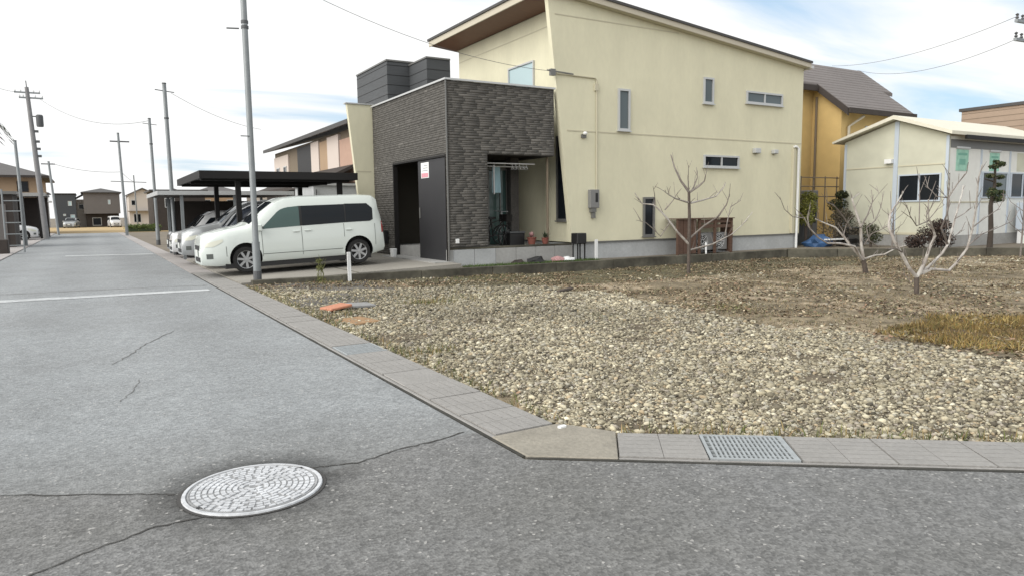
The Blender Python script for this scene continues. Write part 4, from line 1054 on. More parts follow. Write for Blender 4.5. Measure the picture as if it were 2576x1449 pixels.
    for x, z0, z1 in sp['seams']: patch('door_seam', x - 0.006, x + 0.006, (lambda q, z0=z0: z0), (lambda q, z1=z1: z1), 'seam', body, 1, 6, 0.003)
    for x, z in sp['handles']:
        for s in (-1, 1): MB().box(x, x + 0.17, s * (halfw(x, z) + 0.002), s * (halfw(x, z) + 0.03), z - 0.018, z + 0.018).build('door_handle', paint, body, bevel=0.008)
    for wx in sp['wheels']:
        for s in (-1, 1):
            c = (wx, s * (Wd - 0.115), sp['r']); r_ = sp['r']
            wh = MB().lathe(c, (0, s, 0), [(r_ * 0.66, -0.09), (r_ * 0.93, -0.095), (r_, -0.06), (r_, 0.06), (r_ * 0.93, 0.095), (r_ * 0.70, 0.09), (r_ * 0.66, 0.07)], 28).build('wheel', 'rubber', t, smooth=40)
            g = MB().lathe(c, (0, s, 0), [(r_ * 0.62, 0.02), (r_ * 0.66, 0.078), (r_ * 0.70, 0.085), (r_ * 0.70, 0.06)], 28)
            g.lathe(c, (0, s, 0), [(0, 0.075), (0.045, 0.072), (0.06, 0.05), (0.06, 0.02)], 14)
            for q in range(sp.get('spokes', 6)):
                a = 2 * math.pi * q / sp.get('spokes', 6) + 0.3; d = Vector((math.cos(a), 0, math.sin(a))); p0 = Vector(c) + Vector((0, s * 0.058, 0))
                g.bar(p0 + d * 0.04, p0 + d * r_ * 0.66, 0.055, 0.03, (0, s, 0))
            g.build('rim', 'rim', wh, smooth=30)
            MB().lathe(c, (0, s, 0), [(0, 0.0), (r_ * 0.64, 0.0)], 20).build('brake_shade', 'black', wh)
    lx0, lx1, lz0, lz1 = sp['lamp']
    patch('headlight', lx0, lx1, ip([(lx0, lz0), (lx0 + 0.2, lz0 + 0.01), (lx1, lz1 - 0.06)]), ip([(lx0, lz0 + 0.09), (lx0 + 0.25, lz1 - 0.03), (lx1, lz1)]), 'lamp_clear', t, 8, 3, 0.008)
    patch('tail_lamp', L - 0.07, L - 0.012, (lambda x: belt(L - 0.3) - 0.28), (lambda x: belt(L - 0.3) + 0.02), 'lamp_red', t, 4, 3, 0.006)
    # nose: grille, lower intake, plate, fog lamps
    hw = Wd * plan(0)
    MB().box(-0.012, 0.02, -hw * 0.55, hw * 0.55, sp['nz'][0], sp['nz'][1]).build('grille', 'black', t, bevel=0.006)
    MB().box(-0.014, 0.02, -hw * 0.6, hw * 0.6, bot(0) + 0.06, bot(0) + 0.17).build('lower_intake', 'black', t, bevel=0.006)
    MB().box(-0.028, -0.015, -0.165, 0.165, bot(0) + 0.19, bot(0) + 0.35).build('number_plate', 'plate', t)
    patch('fog_lamp', 0.1, 0.24, (lambda x: bot(0) + 0.14), (lambda x: bot(0) + 0.26), 'seam', t, 2, 2, 0.006)
    if sp.get('strip'): patch('side_strip', sp['strip'][0], sp['strip'][1], (lambda x: sp['strip'][2]), (lambda x: sp['strip'][2] + 0.022), paint, body, 10, 1, 0.014); patch('sill_line', sp['strip'][0], sp['strip'][1], (lambda x: sp['strip'][2] - 0.016), (lambda x: sp['strip'][2] - 0.002), 'seam', body, 10, 1, 0.003)
    mx_, mz_ = sp['mirror']
    for s in (-1, 1):
        q = halfw(mx_, mz_)
        mm_ = MB().box(mx_ - 0.05, mx_ + 0.07, s * (q + 0.05), s * (q + 0.22), mz_ - 0.07, mz_ + 0.11).build('mirror', sp.get('mirror_mat', paint), t, bevel=0.025)
        MB().box(mx_ - 0.02, mx_ + 0.04, s * (q - 0.02), s * (q + 0.06), mz_ - 0.05, mz_ - 0.01).build('mirror_arm', 'black', mm_)
    MB().box(0.5, L - 0.4, -Wd + 0.06, Wd - 0.06, bot(L / 2) - 0.09, bot(L / 2) + 0.03).build('underbody', 'black', t)  # lowered to block light and deepen the shade under the car
    t.location = loc; t.rotation_euler = (0, pitch, rz)
    return t
VAN = dict(L=4.66, W=0.85, box=0.05, nose=0.15, top=[(0, 0.64), (0.02, 0.82), (0.07, 0.91), (0.28, 0.985), (0.70, 1.07), (1.18, 1.15), (1.55, 1.45), (1.90, 1.69), (2.12, 1.775), (2.5, 1.805), (4.0, 1.80), (4.40, 1.77), (4.52, 1.68), (4.585, 1.40), (4.635, 1.06), (4.66, 0.60)],
           belt=[(0, 0.60), (0.3, 0.82), (1.1, 0.93), (2.5, 1.03), (4.66, 1.06)], bot=[(0, 0.24), (0.4, 0.20), (4.3, 0.22), (4.66, 0.30)], wheels=(1.10, 3.93), r=0.315,
           glass=[(1.55, 2.44, [(1.55, 1.03), (2.44, 1.06)], [(1.55, 1.09), (1.95, 1.47), (2.12, 1.53), (2.44, 1.555)], 'glass_green'),
                  (2.50, 3.60, [(2.5, 1.06), (3.6, 1.085)], [(2.5, 1.555), (3.6, 1.555)], 'glass_dark'),
                  (3.63, 4.36, [(3.63, 1.085), (4.28, 1.09), (4.36, 1.13)], [(3.63, 1.565), (4.22, 1.555), (4.36, 1.42)], 'glass_dark'), (2.44, 2.50, [(2.44, 1.06), (2.5, 1.06)], [(2.44, 1.555), (2.5, 1.555)], 'black'), (3.60, 3.63, [(3.6, 1.085), (3.63, 1.085)], [(3.6, 1.555), (3.63, 1.565)], 'black'), (1.30, 1.55, [(1.30, 1.04), (1.55, 1.03)], [(1.30, 1.10), (1.55, 1.09)], 'black')],
           screens=[(1.24, 1.88, 0.86, 'windscreen')], seams=[(1.50, 0.36, 0.98), (2.47, 0.34, 1.04), (3.56, 0.72, 1.06), (0.66, 0.42, 0.66), (4.40, 0.46, 1.02)], handles=[(2.25, 0.93), (2.54, 0.94), (3.60, 0.90)],
           lamp=(0.10, 0.60, 0.66, 0.84), nz=(0.58, 0.70), mirror=(1.42, 1.05), spokes=7, strip=(1.5, 3.5, 0.43))
def _sx(x): return x - 0.12 if x >= 0.5 else x * 0.76      # short nose
def _shift(d):
    d = dict(d); d['L'] -= 0.12
    for k in ('top', 'belt', 'bot'): d[k] = [(_sx(x), z) for x, z in d[k]]
    d['wheels'] = tuple(_sx(x) for x in d['wheels'])
    d['glass'] = [(_sx(a), _sx(b), [(_sx(x), z) for x, z in lo], [(_sx(x), z) for x, z in hi], m_) for a, b, lo, hi, m_ in d['glass']]
    d['screens'] = [(_sx(a), _sx(b), c, e) for a, b, c, e in d['screens']]
    d['seams'] = [(_sx(x), a, b) for x, a, b in d['seams']]; d['handles'] = [(_sx(x), z) for x, z in d['handles']]
    d['lamp'] = (_sx(d['lamp'][0]), _sx(d['lamp'][1]), d['lamp'][2], d['lamp'][3]); d['mirror'] = (_sx(d['mirror'][0]), d['mirror'][1])
    d['strip'] = (_sx(d['strip'][0]), _sx(d['strip'][1]), d['strip'][2]); d['nose'] = 0.24
    return d
VAN = _shift(VAN)
van = make_car('minivan', 'white minivan parked nose to the road on the driveway, dark rear windows', 'van', VAN, 'van_paint', (2.25, 18.86, 0.079), 0, -0.034)
HATCH = dict(L=3.9, W=0.835, top=[(0, 0.58), (0.03, 0.72), (0.12, 0.82), (0.4, 0.90), (0.95, 0.99), (1.25, 1.18), (1.7, 1.42), (2.1, 1.49), (3.0, 1.47), (3.5, 1.36), (3.75, 1.05), (3.86, 0.9), (3.9, 0.55)],
             belt=[(0, 0.58), (0.3, 0.76), (1.0, 0.86), (3.9, 0.95)], bot=[(0, 0.22), (0.4, 0.18), (3.6, 0.2), (3.9, 0.28)], wheels=(0.78, 3.25), r=0.295,
             glass=[(1.32, 2.15, [(1.32, 0.90), (2.15, 0.93)], [(1.32, 0.97), (1.7, 1.27), (2.15, 1.35)], 'glass_dark'), (2.21, 3.3, [(2.21, 0.93), (3.3, 0.99)], [(2.21, 1.35), (2.9, 1.33), (3.3, 1.12)], 'glass_dark')],
             screens=[(1.0, 1.66, 0.86, 'windscreen')], seams=[(1.2, 0.3, 0.86), (2.18, 0.3, 0.92)], handles=[(1.95, 0.8), (2.85, 0.84)], lamp=(0.08, 0.55, 0.56, 0.78), nz=(0.5, 0.62), mirror=(1.28, 0.95), spokes=5)
KEI = dict(HATCH, L=3.4, W=0.74, top=[(0, 0.6), (0.03, 0.78), (0.1, 0.88), (0.5, 0.98), (0.72, 1.06), (1.15, 1.5), (1.5, 1.66), (2.9, 1.66), (3.22, 1.58), (3.36, 1.0), (3.4, 0.55)], wheels=(0.6, 2.98), r=0.275,
           glass=[(1.0, 1.8, [(1.0, 0.95), (1.8, 0.98)], [(1.0, 1.05), (1.3, 1.42), (1.8, 1.46)], 'glass_dark'), (1.86, 3.1, [(1.86, 0.98), (3.1, 1.0)], [(1.86, 1.46), (3.1, 1.44)], 'glass_dark')],
           screens=[(0.76, 1.16, 0.84, 'windscreen')], seams=[(0.95, 0.3, 0.92), (1.83, 0.3, 0.97)], handles=[(1.6, 0.85), (2.0, 0.86)], belt=[(0, 0.6), (0.3, 0.8), (0.9, 0.92), (3.4, 0.98)], mirror=(1.0, 0.98))
make_car('kei_car', 'dark tall car under the black carport, next to the white minivan', 'car', KEI, 'car_blue', (2.55, 21.5, 0.09), 0, -0.02, 'cars parked under the carports')
make_car('minivan', 'silver minivan under the black carport behind the dark tall car', 'car', dict(VAN, strip=None), 'car_silver', (2.35, 24.0, 0.09), 0, -0.02, 'cars parked under the carports')
make_car('kei_car', 'white small car under the grey edged carport', 'car', KEI, 'car_white', (2.5, 28.6, 0.0), 0, 0, 'cars parked under the carports')
make_car('kei_car', 'black small car beside the white one under the grey carport', 'car', KEI, 'car_black', (2.6, 30.8, 0.0), 0, 0, 'cars parked under the carports')
make_car('hatchback', 'dark car with pale front parked in the left garage', 'car', HATCH, 'car_white', (-3.0, 57.4, 0.03), math.pi, 0)
make_car('kei_car', 'cream small car at the far end of the road before the grey house', 'car', KEI, 'car_white', (3.4, 119.5, -0.05), 1.7, 0, 'far cars at the end of the road')
make_car('hatchback', 'silver far car left of the cream one before the dark house', 'car', HATCH, 'car_silver', (-2.6, 120.5, -0.05), 1.4, 0, 'far cars at the end of the road')

# ------------------------------------------------------------------ carports
cp = thing('carport', 'black flat carport behind the white minivan', 'carport', (3.4, 20.2, 0.1))
MB().box(2.58, 6.62, 19.95, 25.2, 2.52, 2.58).build('roof_panel', 'black_metal', cp)
MB().box(2.55, 6.65, 19.88, 19.945, 2.46, 2.66).box(2.55, 6.65, 25.205, 25.27, 2.46, 2.66).box(2.50, 2.548, 19.88, 25.27, 2.46, 2.66).box(6.652, 6.70, 19.88, 25.27, 2.46, 2.66).build('roof_frame', 'black_metal', cp)
for yy in (20.35, 22.6, 24.85): MB().box(2.6, 6.6, yy, yy + 0.1, 2.42, 2.515).build('beam', 'black_metal', cp)
for xx, yy in ((3.45, 20.35), (3.55, 24.85), (6.25, 20.35), (6.25, 24.85)): MB().box(xx, xx + 0.13, yy - 0.02, yy + 0.12, 0.0, 2.415).build('post', 'black_metal', cp)
cp2 = thing('carport', 'grey edged carport beyond the black one', 'carport', (3, 27.2, 0))
MB().box(2.1, 6.6, 27.0, 32.2, 2.24, 2.27).build('roof_panel', 'dark_brown', cp2)
MB().box(2.08, 6.62, 26.94, 26.995, 2.22, 2.36).box(2.04, 2.078, 26.94, 32.2, 2.22, 2.36).build('roof_frame', 'alu', cp2)
for xx, yy in ((2.75, 27.1), (4.5, 27.1), (6.4, 27.1), (2.75, 32.0), (6.4, 32.0)): MB().box(xx, xx + 0.1, yy, yy + 0.1, -0.02, 2.235).build('post', 'galv', cp2)
MB().box(2.8, 6.4, 32.12, 32.18, 0.2, 2.1).build('rear_screen', 'dark_brown', cp2)

# ------------------------------------------------------------------ neighbouring houses
def wall_windows(parent, lst, mat_f='alu', mat_p='glass_dark'):
    """lst of (face, fixed, a0, a1, z0, z1): face 'y' looks to -Y at y=fixed, face 'x' looks to -X at x=fixed, 'X' to +X"""
    for face, fx, a0, a1, z0, z1 in lst:
        f_, d = 0.07, 0.05
        def bx(u0, u1, v0, v1, p, q, mb):
            if face == 'y': mb.box(u0, u1, fx - q, fx - p, v0, v1)
            elif face == 'x': mb.box(fx - q, fx - p, u0, u1, v0, v1)
            else: mb.box(fx + p, fx + q, u0, u1, v0, v1)
        mb = MB()
        bx(a0, a0 + f_, z0, z1, 0.002, d, mb); bx(a1 - f_, a1, z0, z1, 0.002, d, mb); bx(a0 + f_, a1 - f_, z1 - f_, z1, 0.002, d, mb); bx(a0 + f_, a1 - f_, z0, z0 + f_, 0.002, d, mb)
        w_ = mb.build('window', mat_f, parent)
        p_ = MB(); bx(a0 + f_, a1 - f_, z0 + f_, z1 - f_, 0.004, 0.014, p_); p_.build('pane', mat_p, w_)
def gable_roof(parent, x0, x1, y0, y1, ze, zr, along, m_, t=0.14):
    """ridge along 'x' or 'y'"""
    mb = MB()
    if along == 'x':
        ym = (y0 + y1) / 2
        mb.prism([(x0, y0, ze), (x0, ym, zr), (x0, y1, ze), (x0, y1, ze + t), (x0, ym, zr + t), (x0, y0, ze + t)], (x1 - x0, 0, 0))
    else:
        xm = (x0 + x1) / 2
        mb.prism([(x0, y0, ze), (xm, y0, zr), (x1, y0, ze), (x1, y0, ze + t), (xm, y0, zr + t), (x0, y0, ze + t)], (0, y1 - y0, 0))
    return mb.build('roof', m_, parent)
def hip_roof(parent, x0, x1, y0, y1, ze, zr, m_, t=0.16):
    i = min(x1 - x0, y1 - y0) / 2
    if x1 - x0 >= y1 - y0: ra, rb = (x0 + i, (y0 + y1) / 2, zr), (x1 - i, (y0 + y1) / 2, zr)
    else: ra, rb = ((x0 + x1) / 2, y0 + i, zr), ((x0 + x1) / 2, y1 - i, zr)
    v = [(x0, y0, ze), (x1, y0, ze), (x1, y1, ze), (x0, y1, ze), ra, rb] + [(x0, y0, ze - t), (x1, y0, ze - t), (x1, y1, ze - t), (x0, y1, ze - t)]
    if x1 - x0 >= y1 - y0: fs = [(0, 1, 5, 4), (1, 2, 5), (2, 3, 4, 5), (3, 0, 4)]
    else: fs = [(0, 1, 4), (1, 2, 5, 4), (2, 3, 5), (3, 0, 4, 5)]
    fs += [(6, 7, 1, 0), (7, 8, 2, 1), (8, 9, 3, 2), (9, 6, 0, 3), (9, 8, 7, 6)]
    return MB().add(v, fs).build('roof', m_, parent)

# house beyond the carports, right of the road
nb = thing('house', 'two storey house with pinkish and cream walls and a dark eave beyond the carports', 'house', (11, 33, 0))
MB().box(11.2, 19, 33.0, 50.4, -0.2, 5.62).build('wall', 'brown_panel', nb)
MB().prism([(10.5, 32.4, 5.66), (19.5, 32.4, 8.2), (19.5, 32.4, 8.4), (10.5, 32.4, 5.86)], (0, 18.4, 0)).build('roof', 'roof_metal', nb)
MB().box(11.1, 11.197, 33.0, 35.6, 3.0, 5.2).build('wall_panel', 'pink_wall', nb)
MB().box(11.05, 11.197, 35.65, 37.6, 2.6, 5.5).build('wall_panel', 'pale_wall', nb)
MB().box(11.1, 11.197, 37.65, 39.2, 2.6, 5.4).build('wall_panel', 'tan_wall', nb)
MB().box(11.05, 11.197, 39.25, 40.8, 2.6, 5.5).build('wall_panel', 'pale_wall', nb)
MB().box(11.1, 11.197, 46.4, 50.3, 2.6, 5.3).build('wall_panel', 'pale_wall', nb)
MB().box(10.55, 11.197, 40.9, 46.3, 2.55, 3.6).build('balcony', 'tan_wall', nb)
MB().box(11.14, 11.197, 40.9, 44.2, 3.65, 5.5).build('balcony_recess', 'black', nb)
wall_windows(nb, [('x', 11.1, 48.7, 49.6, 3.3, 4.6), ('x', 11.1, 46.8, 47.6, 3.3, 4.6)])
MB().prism([(9.0, 33.2, 2.75), (11.04, 33.2, 3.7), (11.04, 33.2, 3.86), (9.0, 33.2, 2.91)], (0, 12.5, 0)).build('lower_roof', 'dark_brown', nb)
MB().box(9.4, 11.04, 33.5, 45, -0.2, 2.7).build('lower_wall', 'dark_brown', nb)
ws = thing('storage_shed', 'plain light grey storeroom wall seen under the black carport', 'shed', (8, 28, 0))
MB().box(7.9, 10.2, 29.0, 32.0, -0.1, 2.66).build('wall', 'concrete_pale', ws)
MB().box(7.8, 10.3, 28.9, 32.1, 2.663, 2.75).build('roof', 'alu', ws)
MB().box(8.0, 8.5, 28.96, 28.998, 0.0, 1.9).build('door', 'galv', ws)
MB().box(7.98, 8.0, 28.9, 28.96, 1.0, 2.5).build('downpipe', 'black', ws)

# yellow house
yh = thing('house', 'yellow walled house with a grey shingle roof behind the cream house', 'house', (28.2, 19.4, 0))
MB().box(28.3, 32.7, 19.5, 25.2, -0.2, 5.7).build('wall', 'yellow_wall', yh)
MB().box(24.0, 28.297, 20.95, 25.2, -0.2, 6.8).build('wall', 'yellow_wall', yh)
def ry(y): return 5.56 + 0.79 * (y - 19.0)
def rslab(x0, x1, ya, yb, t=0.16): return MB().prism([(x0, ya, ry(ya)), (x0, yb, ry(yb)), (x0, yb, ry(yb) + t), (x0, ya, ry(ya) + t)], (x1 - x0, 0, 0))
rslab(28.05, 32.95, 19.0, 20.55).build('roof', 'roof_tile', yh)
rslab(23.5, 33.7, 20.553, 22.1).build('roof', 'roof_tile', yh)
MB().prism([(23.5, 22.103, ry(22.1)), (23.5, 25.6, ry(22.1) - 2.6), (23.5, 25.6, ry(22.1) - 2.45), (23.5, 22.103, ry(22.1) + 0.16)], (10.2, 0, 0)).build('roof', 'roof_tile', yh)
# shingle courses: each a thin stepped strip
z_ = 19.15; sh = MB()
while z_ < 22.05:
    sh.prism([(28.06 if z_ < 20.55 else 23.52, z_, ry(z_) + 0.162), (28.06 if z_ < 20.55 else 23.52, z_ + 0.2, ry(z_ + 0.2) + 0.164), (28.06 if z_ < 20.55 else 23.52, z_ + 0.2, ry(z_ + 0.2) + 0.168), (28.06 if z_ < 20.55 else 23.52, z_, ry(z_) + 0.182)], ((32.9 if z_ < 20.55 else 33.65) - (28.06 if z_ < 20.55 else 23.52), 0, 0)); z_ += 0.205
stuff(sh.build('shingle_course', 'roof_tile', yh))
MB().box(28.0, 33.0, 18.9, 18.998, 5.5, 5.72).build('fascia', 'dark_brown', yh)
MB().prism([(28.3, 19.5, 5.70), (28.3, 20.945, 5.70), (28.3, 20.945, ry(20.945) - 0.02), (28.3, 19.5, ry(19.5) - 0.02)], (0.1, 0, 0)).build('gable_infill', 'yellow_wall', yh)
MB().prism([(28.0, 18.98, ry(18.98) - 0.16), (28.0, 20.55, ry(20.55) - 0.16), (28.0, 20.55, ry(20.55) + 0.15), (28.0, 18.98, ry(18.98) + 0.15)], (0.048, 0, 0)).build('barge_board', 'dark_brown', yh)
MB().box(23.5, 28.0, 20.45, 20.55, 6.62, 6.86).build('fascia', 'dark_brown', yh)
MB().tube([(28.22, 20.7, 0), (28.22, 20.7, 6.4)], 0.05, 8).build('downpipe', 'brown_panel', yh)
MB().tube([(28.7, 19.4, 0), (28.7, 19.4, 5.0), (29.3, 19.1, 5.45)], 0.06, 8).build('downpipe', 'fascia', yh)
wall_windows(yh, [('y', 19.5, 30.0, 30.7, 4.25, 5.1)], 'alu', 'glass_dark')
MB().box(30.9, 32.65, 19.44, 19.497, 3.8, 5.3).build('pale_panel', 'shed_white', yh)
# prefab shed
sh = thing('shed', 'cream panelled prefab hut with pale blue posts and shallow gable roof', 'shed', (26, 13.7, 0))
SX, SY0, SY1 = 26.05, 13.75, 17.75
MB().prism([(SX, SY0, 0.45), (SX, SY1, 0.45), (SX, SY1, 4.05), (SX, 15.62, 4.68), (SX, SY0, 4.0)], (0.09, 0, 0)).build('gable_panel', 'shed_panel', sh)
MB().box(SX + 0.1, 33.5, SY0, SY0 + 0.09, 0.45, 3.95).build('long_wall', 'shed_white', sh)
MB().box(SX - 0.01, 33.5, SY0 - 0.01, SY1 + 0.0, -0.1, 0.447).build('base', 'concrete', sh)
MB().prism([(SX - 0.32, SY0 - 0.25, 3.98), (SX - 0.32, 15.62, 4.72), (SX - 0.32, SY1 + 0.35, 4.02), (SX - 0.32, SY1 + 0.35, 4.10), (SX - 0.32, 15.62, 4.86), (SX - 0.32, SY0 - 0.25, 4.10)], (8.2, 0, 0)).build('roof', 'shed_roof', sh)
MB().box(SX + 0.5, 33.6, SY0 - 0.34, SY0 - 0.255, 3.84, 3.98).build('rain_gutter', 'black_metal', sh)
MB().box(SX + 0.1, 33.5, SY0 - 0.012, SY0 - 0.002, 3.55, 3.84).build('shade_band', 'alu_dark', sh)  # dark strip painted where the eave shades the wall
for yy, wd in ((SY0 - 0.02, 0.10), (15.55, 0.16), (SY1 - 0.1, 0.09)): MB().box(SX - 0.035, SX - 0.002, yy, yy + wd, 0.45, 3.97 if wd < 0.15 else 4.64).build('post', 'shed_post', sh)
for xx in (28.2, 30.3, 32.4): MB().box(xx, xx + 0.08, SY0 - 0.035, SY0 - 0.002, 0.45, 3.55).build('post', 'shed_post', sh)
MB().box(SX - 0.02, SX - 0.002, SY0 + 0.1, SY1 - 0.1, 2.98, 3.02).build('panel_rail', 'cream_trim', sh); MB().box(SX - 0.02, SX - 0.002, SY0 + 0.1, SY1 - 0.1, 0.47, 0.55).build('panel_rail', 'cream_trim', sh)
def shed_window(kind, a, b, z0, z1, split):
    mb = MB(); f = 0.05
    def bx(u0, u1, v0, v1, p, q):
        if kind == 'x': mb.box(SX - q, SX - p, u0, u1, v0, v1)
        else: mb.box(u0, u1, SY0 - q, SY0 - p, v0, v1)
    bx(a, a + f, z0, z1, 0.002, 0.05); bx(b - f, b, z0, z1, 0.002, 0.05); bx(a + f, b - f, z1 - f, z1, 0.002, 0.05); bx(a + f, b - f, z0, z0 + f, 0.002, 0.05)
    bx((a + b) / 2 - 0.03, (a + b) / 2 + 0.03, z0 + f, z1 - f, 0.002, 0.045)
    w_ = mb.build('window', 'shed_post', sh)
    for u0, u1, mt in ((a + f, (a + b) / 2 - 0.03, 'glass_dark'), ((a + b) / 2 + 0.03, b - f, split)):
        p_ = MB()
        if kind == 'x': p_.box(SX - 0.016, SX - 0.004, u0, u1, z0 + f, z1 - f)
        else: p_.box(u0, u1, SY0 - 0.016, SY0 - 0.004, z0 + f, z1 - f)
        p_.build('pane', mt, w_)
shed_window('x', 13.95, 15.5, 1.68, 2.68, 'glass_dark')
shed_window('y', 28.35, 30.2, 1.78, 2.75, 'glass_grey')
shed_window('y', 30.45, 32.3, 1.78, 2.75, 'glass_dark')
for (xa, xb, za, zb) in ((26.55, 27.35, 2.75, 3.5), (28.85, 29.55, 2.78, 3.45)):
    p_ = MB().box(xa, xb, SY0 - 0.012, SY0 - 0.002, za, zb).build('poster', 'poster', sh)
    MB().box(xa + 0.1, xb - 0.1, SY0 - 0.016, SY0 - 0.013, zb - 0.2, zb - 0.12).box(xa + 0.2, xb - 0.2, SY0 - 0.016, SY0 - 0.013, za + 0.22, za + 0.42).build('poster_mark', 'poster_ink', p_)
    MB().box(xa - 0.04, xb + 0.04, SY0 - 0.05, SY0 - 0.017, zb + 0.03, zb + 0.1).build('poster_hood', 'alu', sh)
MB().box(30.9, 31.7, SY0 - 0.012, SY0 - 0.002, 2.8, 3.5).build('poster', 'shed_panel', sh)
MB().box(SX - 0.16, SX - 0.002, 15.72, 16.0, 3.12, 3.28).build('lamp_box', 'white_plain', sh)
MB().box(SX + 0.2, 29.0, SY0 - 0.02, SY0 - 0.002, 1.62, 1.66).build('panel_rail', 'cream_trim', sh)
tk = thing('water_tank', 'pale blue box tank standing against the white side of the hut', 'tank', (31.2, 13.2, 0))
MB().box(30.6, 31.9, 12.95, 13.55, 0.55, 1.6).build('tank', 'shed_post', tk, bevel=0.03)
MB().box(30.7, 30.8, 13.0, 13.5, 0.0, 0.548).box(31.7, 31.8, 13.0, 13.5, 0.0, 0.548).build('stand', 'white_plain', tk)
# brown block at the right edge
bb = thing('house', 'flat brown building rising behind the roof of the hut', 'house', (38, 14, 0))
MB().box(36.0, 48, 12.5, 18.5, -0.2, 5.95).build('wall', 'brown_wall', bb)
MB().box(35.93, 48.1, 12.4, 18.6, 5.953, 6.09).build('coping', 'roof_metal', bb)
jb = MB()
for q in range(8): jb.box(35.985, 35.998, 12.5, 18.5, 4.0 + 0.26 * q, 4.012 + 0.26 * q)
jb.build('siding_joint', 'brown_panel', bb)

# left side of the road
lh = thing('house', 'tan house with a grey hipped roof at the left side of the road', 'house', (-6, 80, 0))
MB().box(-15, -3.8, 80.6, 92, -0.2, 5.3).build('wall', 'tan_wall', lh)
hip_roof(lh, -15.8, -3.0, 79.6, 93, 5.42, 7.6, 'grey_roof')
MB().box(-15.8, -3.0, 79.52, 79.598, 5.2, 5.42).build('fascia', 'dark_brown', lh)
wall_windows(lh, [('y', 80.6, -5.6, -4.7, 3.9, 4.9)], 'dark_brown')
MB().box(-10, -2.95, 78.6, 80.55, 2.9, 3.05).build('porch_roof', 'alu', lh)
gr_ = thing('garage', 'dark open garage with a pale roof edge on the left', 'garage', (-4, 62, 0))
MB().box(-9, -2.55, 60, 66, 3.05, 3.2).build('roof', 'alu_dark', gr_)
MB().box(-9, -2.55, 59.9, 59.997, 3.0, 3.24).build('roof_edge', 'concrete', gr_)
MB().box(-9, -2.7, 65.9, 66.0, 0, 3.04).box(-9, -8.9, 60, 65.89, 0, 3.04).build('wall', 'dark_brown', gr_)
for xx in (-3.05, -4.0, -5.6): MB().box(xx, xx + 0.15, 60.05, 60.2, 0.0, 3.04).build('post', 'black_metal', gr_)
fr_ = thing('frame_rack', 'grey tubular rack standing by the left road edge', 'rack', (-2.9, 37.8, 0))
for xx in (-3.2, -2.55): MB().tube([(xx, 37.9, 0.0), (xx, 37.9, 2.75)], 0.035, 6).build('upright', 'galv', fr_)
for zz in (0.3, 0.8, 1.3, 1.8, 2.25): MB().tube([(-3.2, 37.9, zz), (-2.55, 37.9, zz)], 0.022, 6).build('rung', 'galv', fr_)
o = MB().box(-3.6, -2.98, 36.0, 36.7, 0.0, 0.62).build('concrete_block', 'dark_brown', bevel=0.03); tag(o, 'dark block at the left edge beside the road', 'block')
hd = thing('garage', 'dark shed front behind the rack at the left edge', 'garage', (-4.5, 44, 0))
MB().box(-8, -3.3, 44, 47, 0, 2.7).build('wall', 'dark_brown', hd)
MB().box(-8.2, -3.1, 43.8, 47.2, 2.703, 2.85).build('roof', 'alu_dark', hd)
MB().box(-5.5, -3.6, 43.96, 43.998, 0.1, 2.2).build('shutter', 'grey_house', hd)

# far houses across the end of the road
fh = thing('house', 'dark navy box house at the far end of the road', 'house', (-3, 125, 0))
MB().box(-4.3, -1.6, 125, 133, -0.2, 4.9).build('wall', 'navy_house', fh); MB().box(-4.4, -1.5, 124.9, 133.1, 4.903, 5.05).build('roof', 'black_metal', fh)
wall_windows(fh, [('y', 125, -2.6, -2.1, 3.2, 3.9), ('y', 125, -3.3, -2.95, 1.7, 2.0), ('y', 125, -2.4, -1.8, 1.2, 1.9)], 'alu', 'glass_sky')
fh = thing('house', 'narrow pale house between the navy and the grey far houses', 'house', (-1, 128, 0))
MB().box(-1.7, 0.3, 128, 134, -0.2, 4.2).build('wall', 'pale_house', fh); gable_roof(fh, -1.9, 0.5, 127.7, 134.3, 4.2, 4.9, 'y', 'grey_roof')
wall_windows(fh, [('y', 128, -1.3, -0.6, 2.7, 3.5)])
fh = thing('house', 'wide grey far house facing the end of the road', 'house', (2, 125, 0))
MB().box(-0.6, 4.2, 125, 133, 2.0, 5.1).build('wall', 'grey_house', fh); MB().box(-0.4, 4.0, 126, 133, -0.2, 1.997).build('lower_wall', 'dark_brown', fh)
hip_roof(fh, -0.9, 4.5, 124.6, 133.4, 5.25, 5.9, 'roof_metal', 0.14)
wall_windows(fh, [('y', 125, 2.6, 2.95, 3.4, 4.1)], 'alu', 'glass_sky')
wall_windows(fh, [('y', 126, 0.4, 1.6, 0.2, 1.4), ('y', 126, 2.4, 3.4, 0.2, 1.4)])
fh = thing('house', 'pale far house with a peaked gable right of the road end', 'house', (6.5, 118, 0))
MB().prism([(5.1, 118, -0.2), (8.8, 118, -0.2), (8.8, 118, 4.6), (6.95, 118, 5.5), (5.1, 118, 4.6)], (0, 8, 0)).build('wall', 'pale_house', fh); gable_roof(fh, 4.8, 9.1, 117.6, 126.4, 4.5, 5.55, 'y', 'grey_roof')
wall_windows(fh, [('y', 118, 5.4, 6.0, 3.1, 3.9), ('y', 118, 7.6, 8.3, 3.1, 3.9), ('y', 118, 5.6, 6.6, 0.6, 1.9)])
MB().box(4.9, 9.0, 117.2, 117.99, 2.2, 2.32).build('canopy', 'brown_panel', fh)
fh = thing('house', 'dark brown far house beside the peaked pale one', 'house', (10, 84, 0))
MB().box(5.9, 11, 84, 92, -0.2, 4.1).build('wall', 'dark_brown', fh); MB().box(5.6, 11.3, 83.7, 92.3, 4.103, 4.3).build('roof', 'roof_metal', fh)
wall_windows(fh, [('y', 84, 7, 8, 2.4, 3.4)])
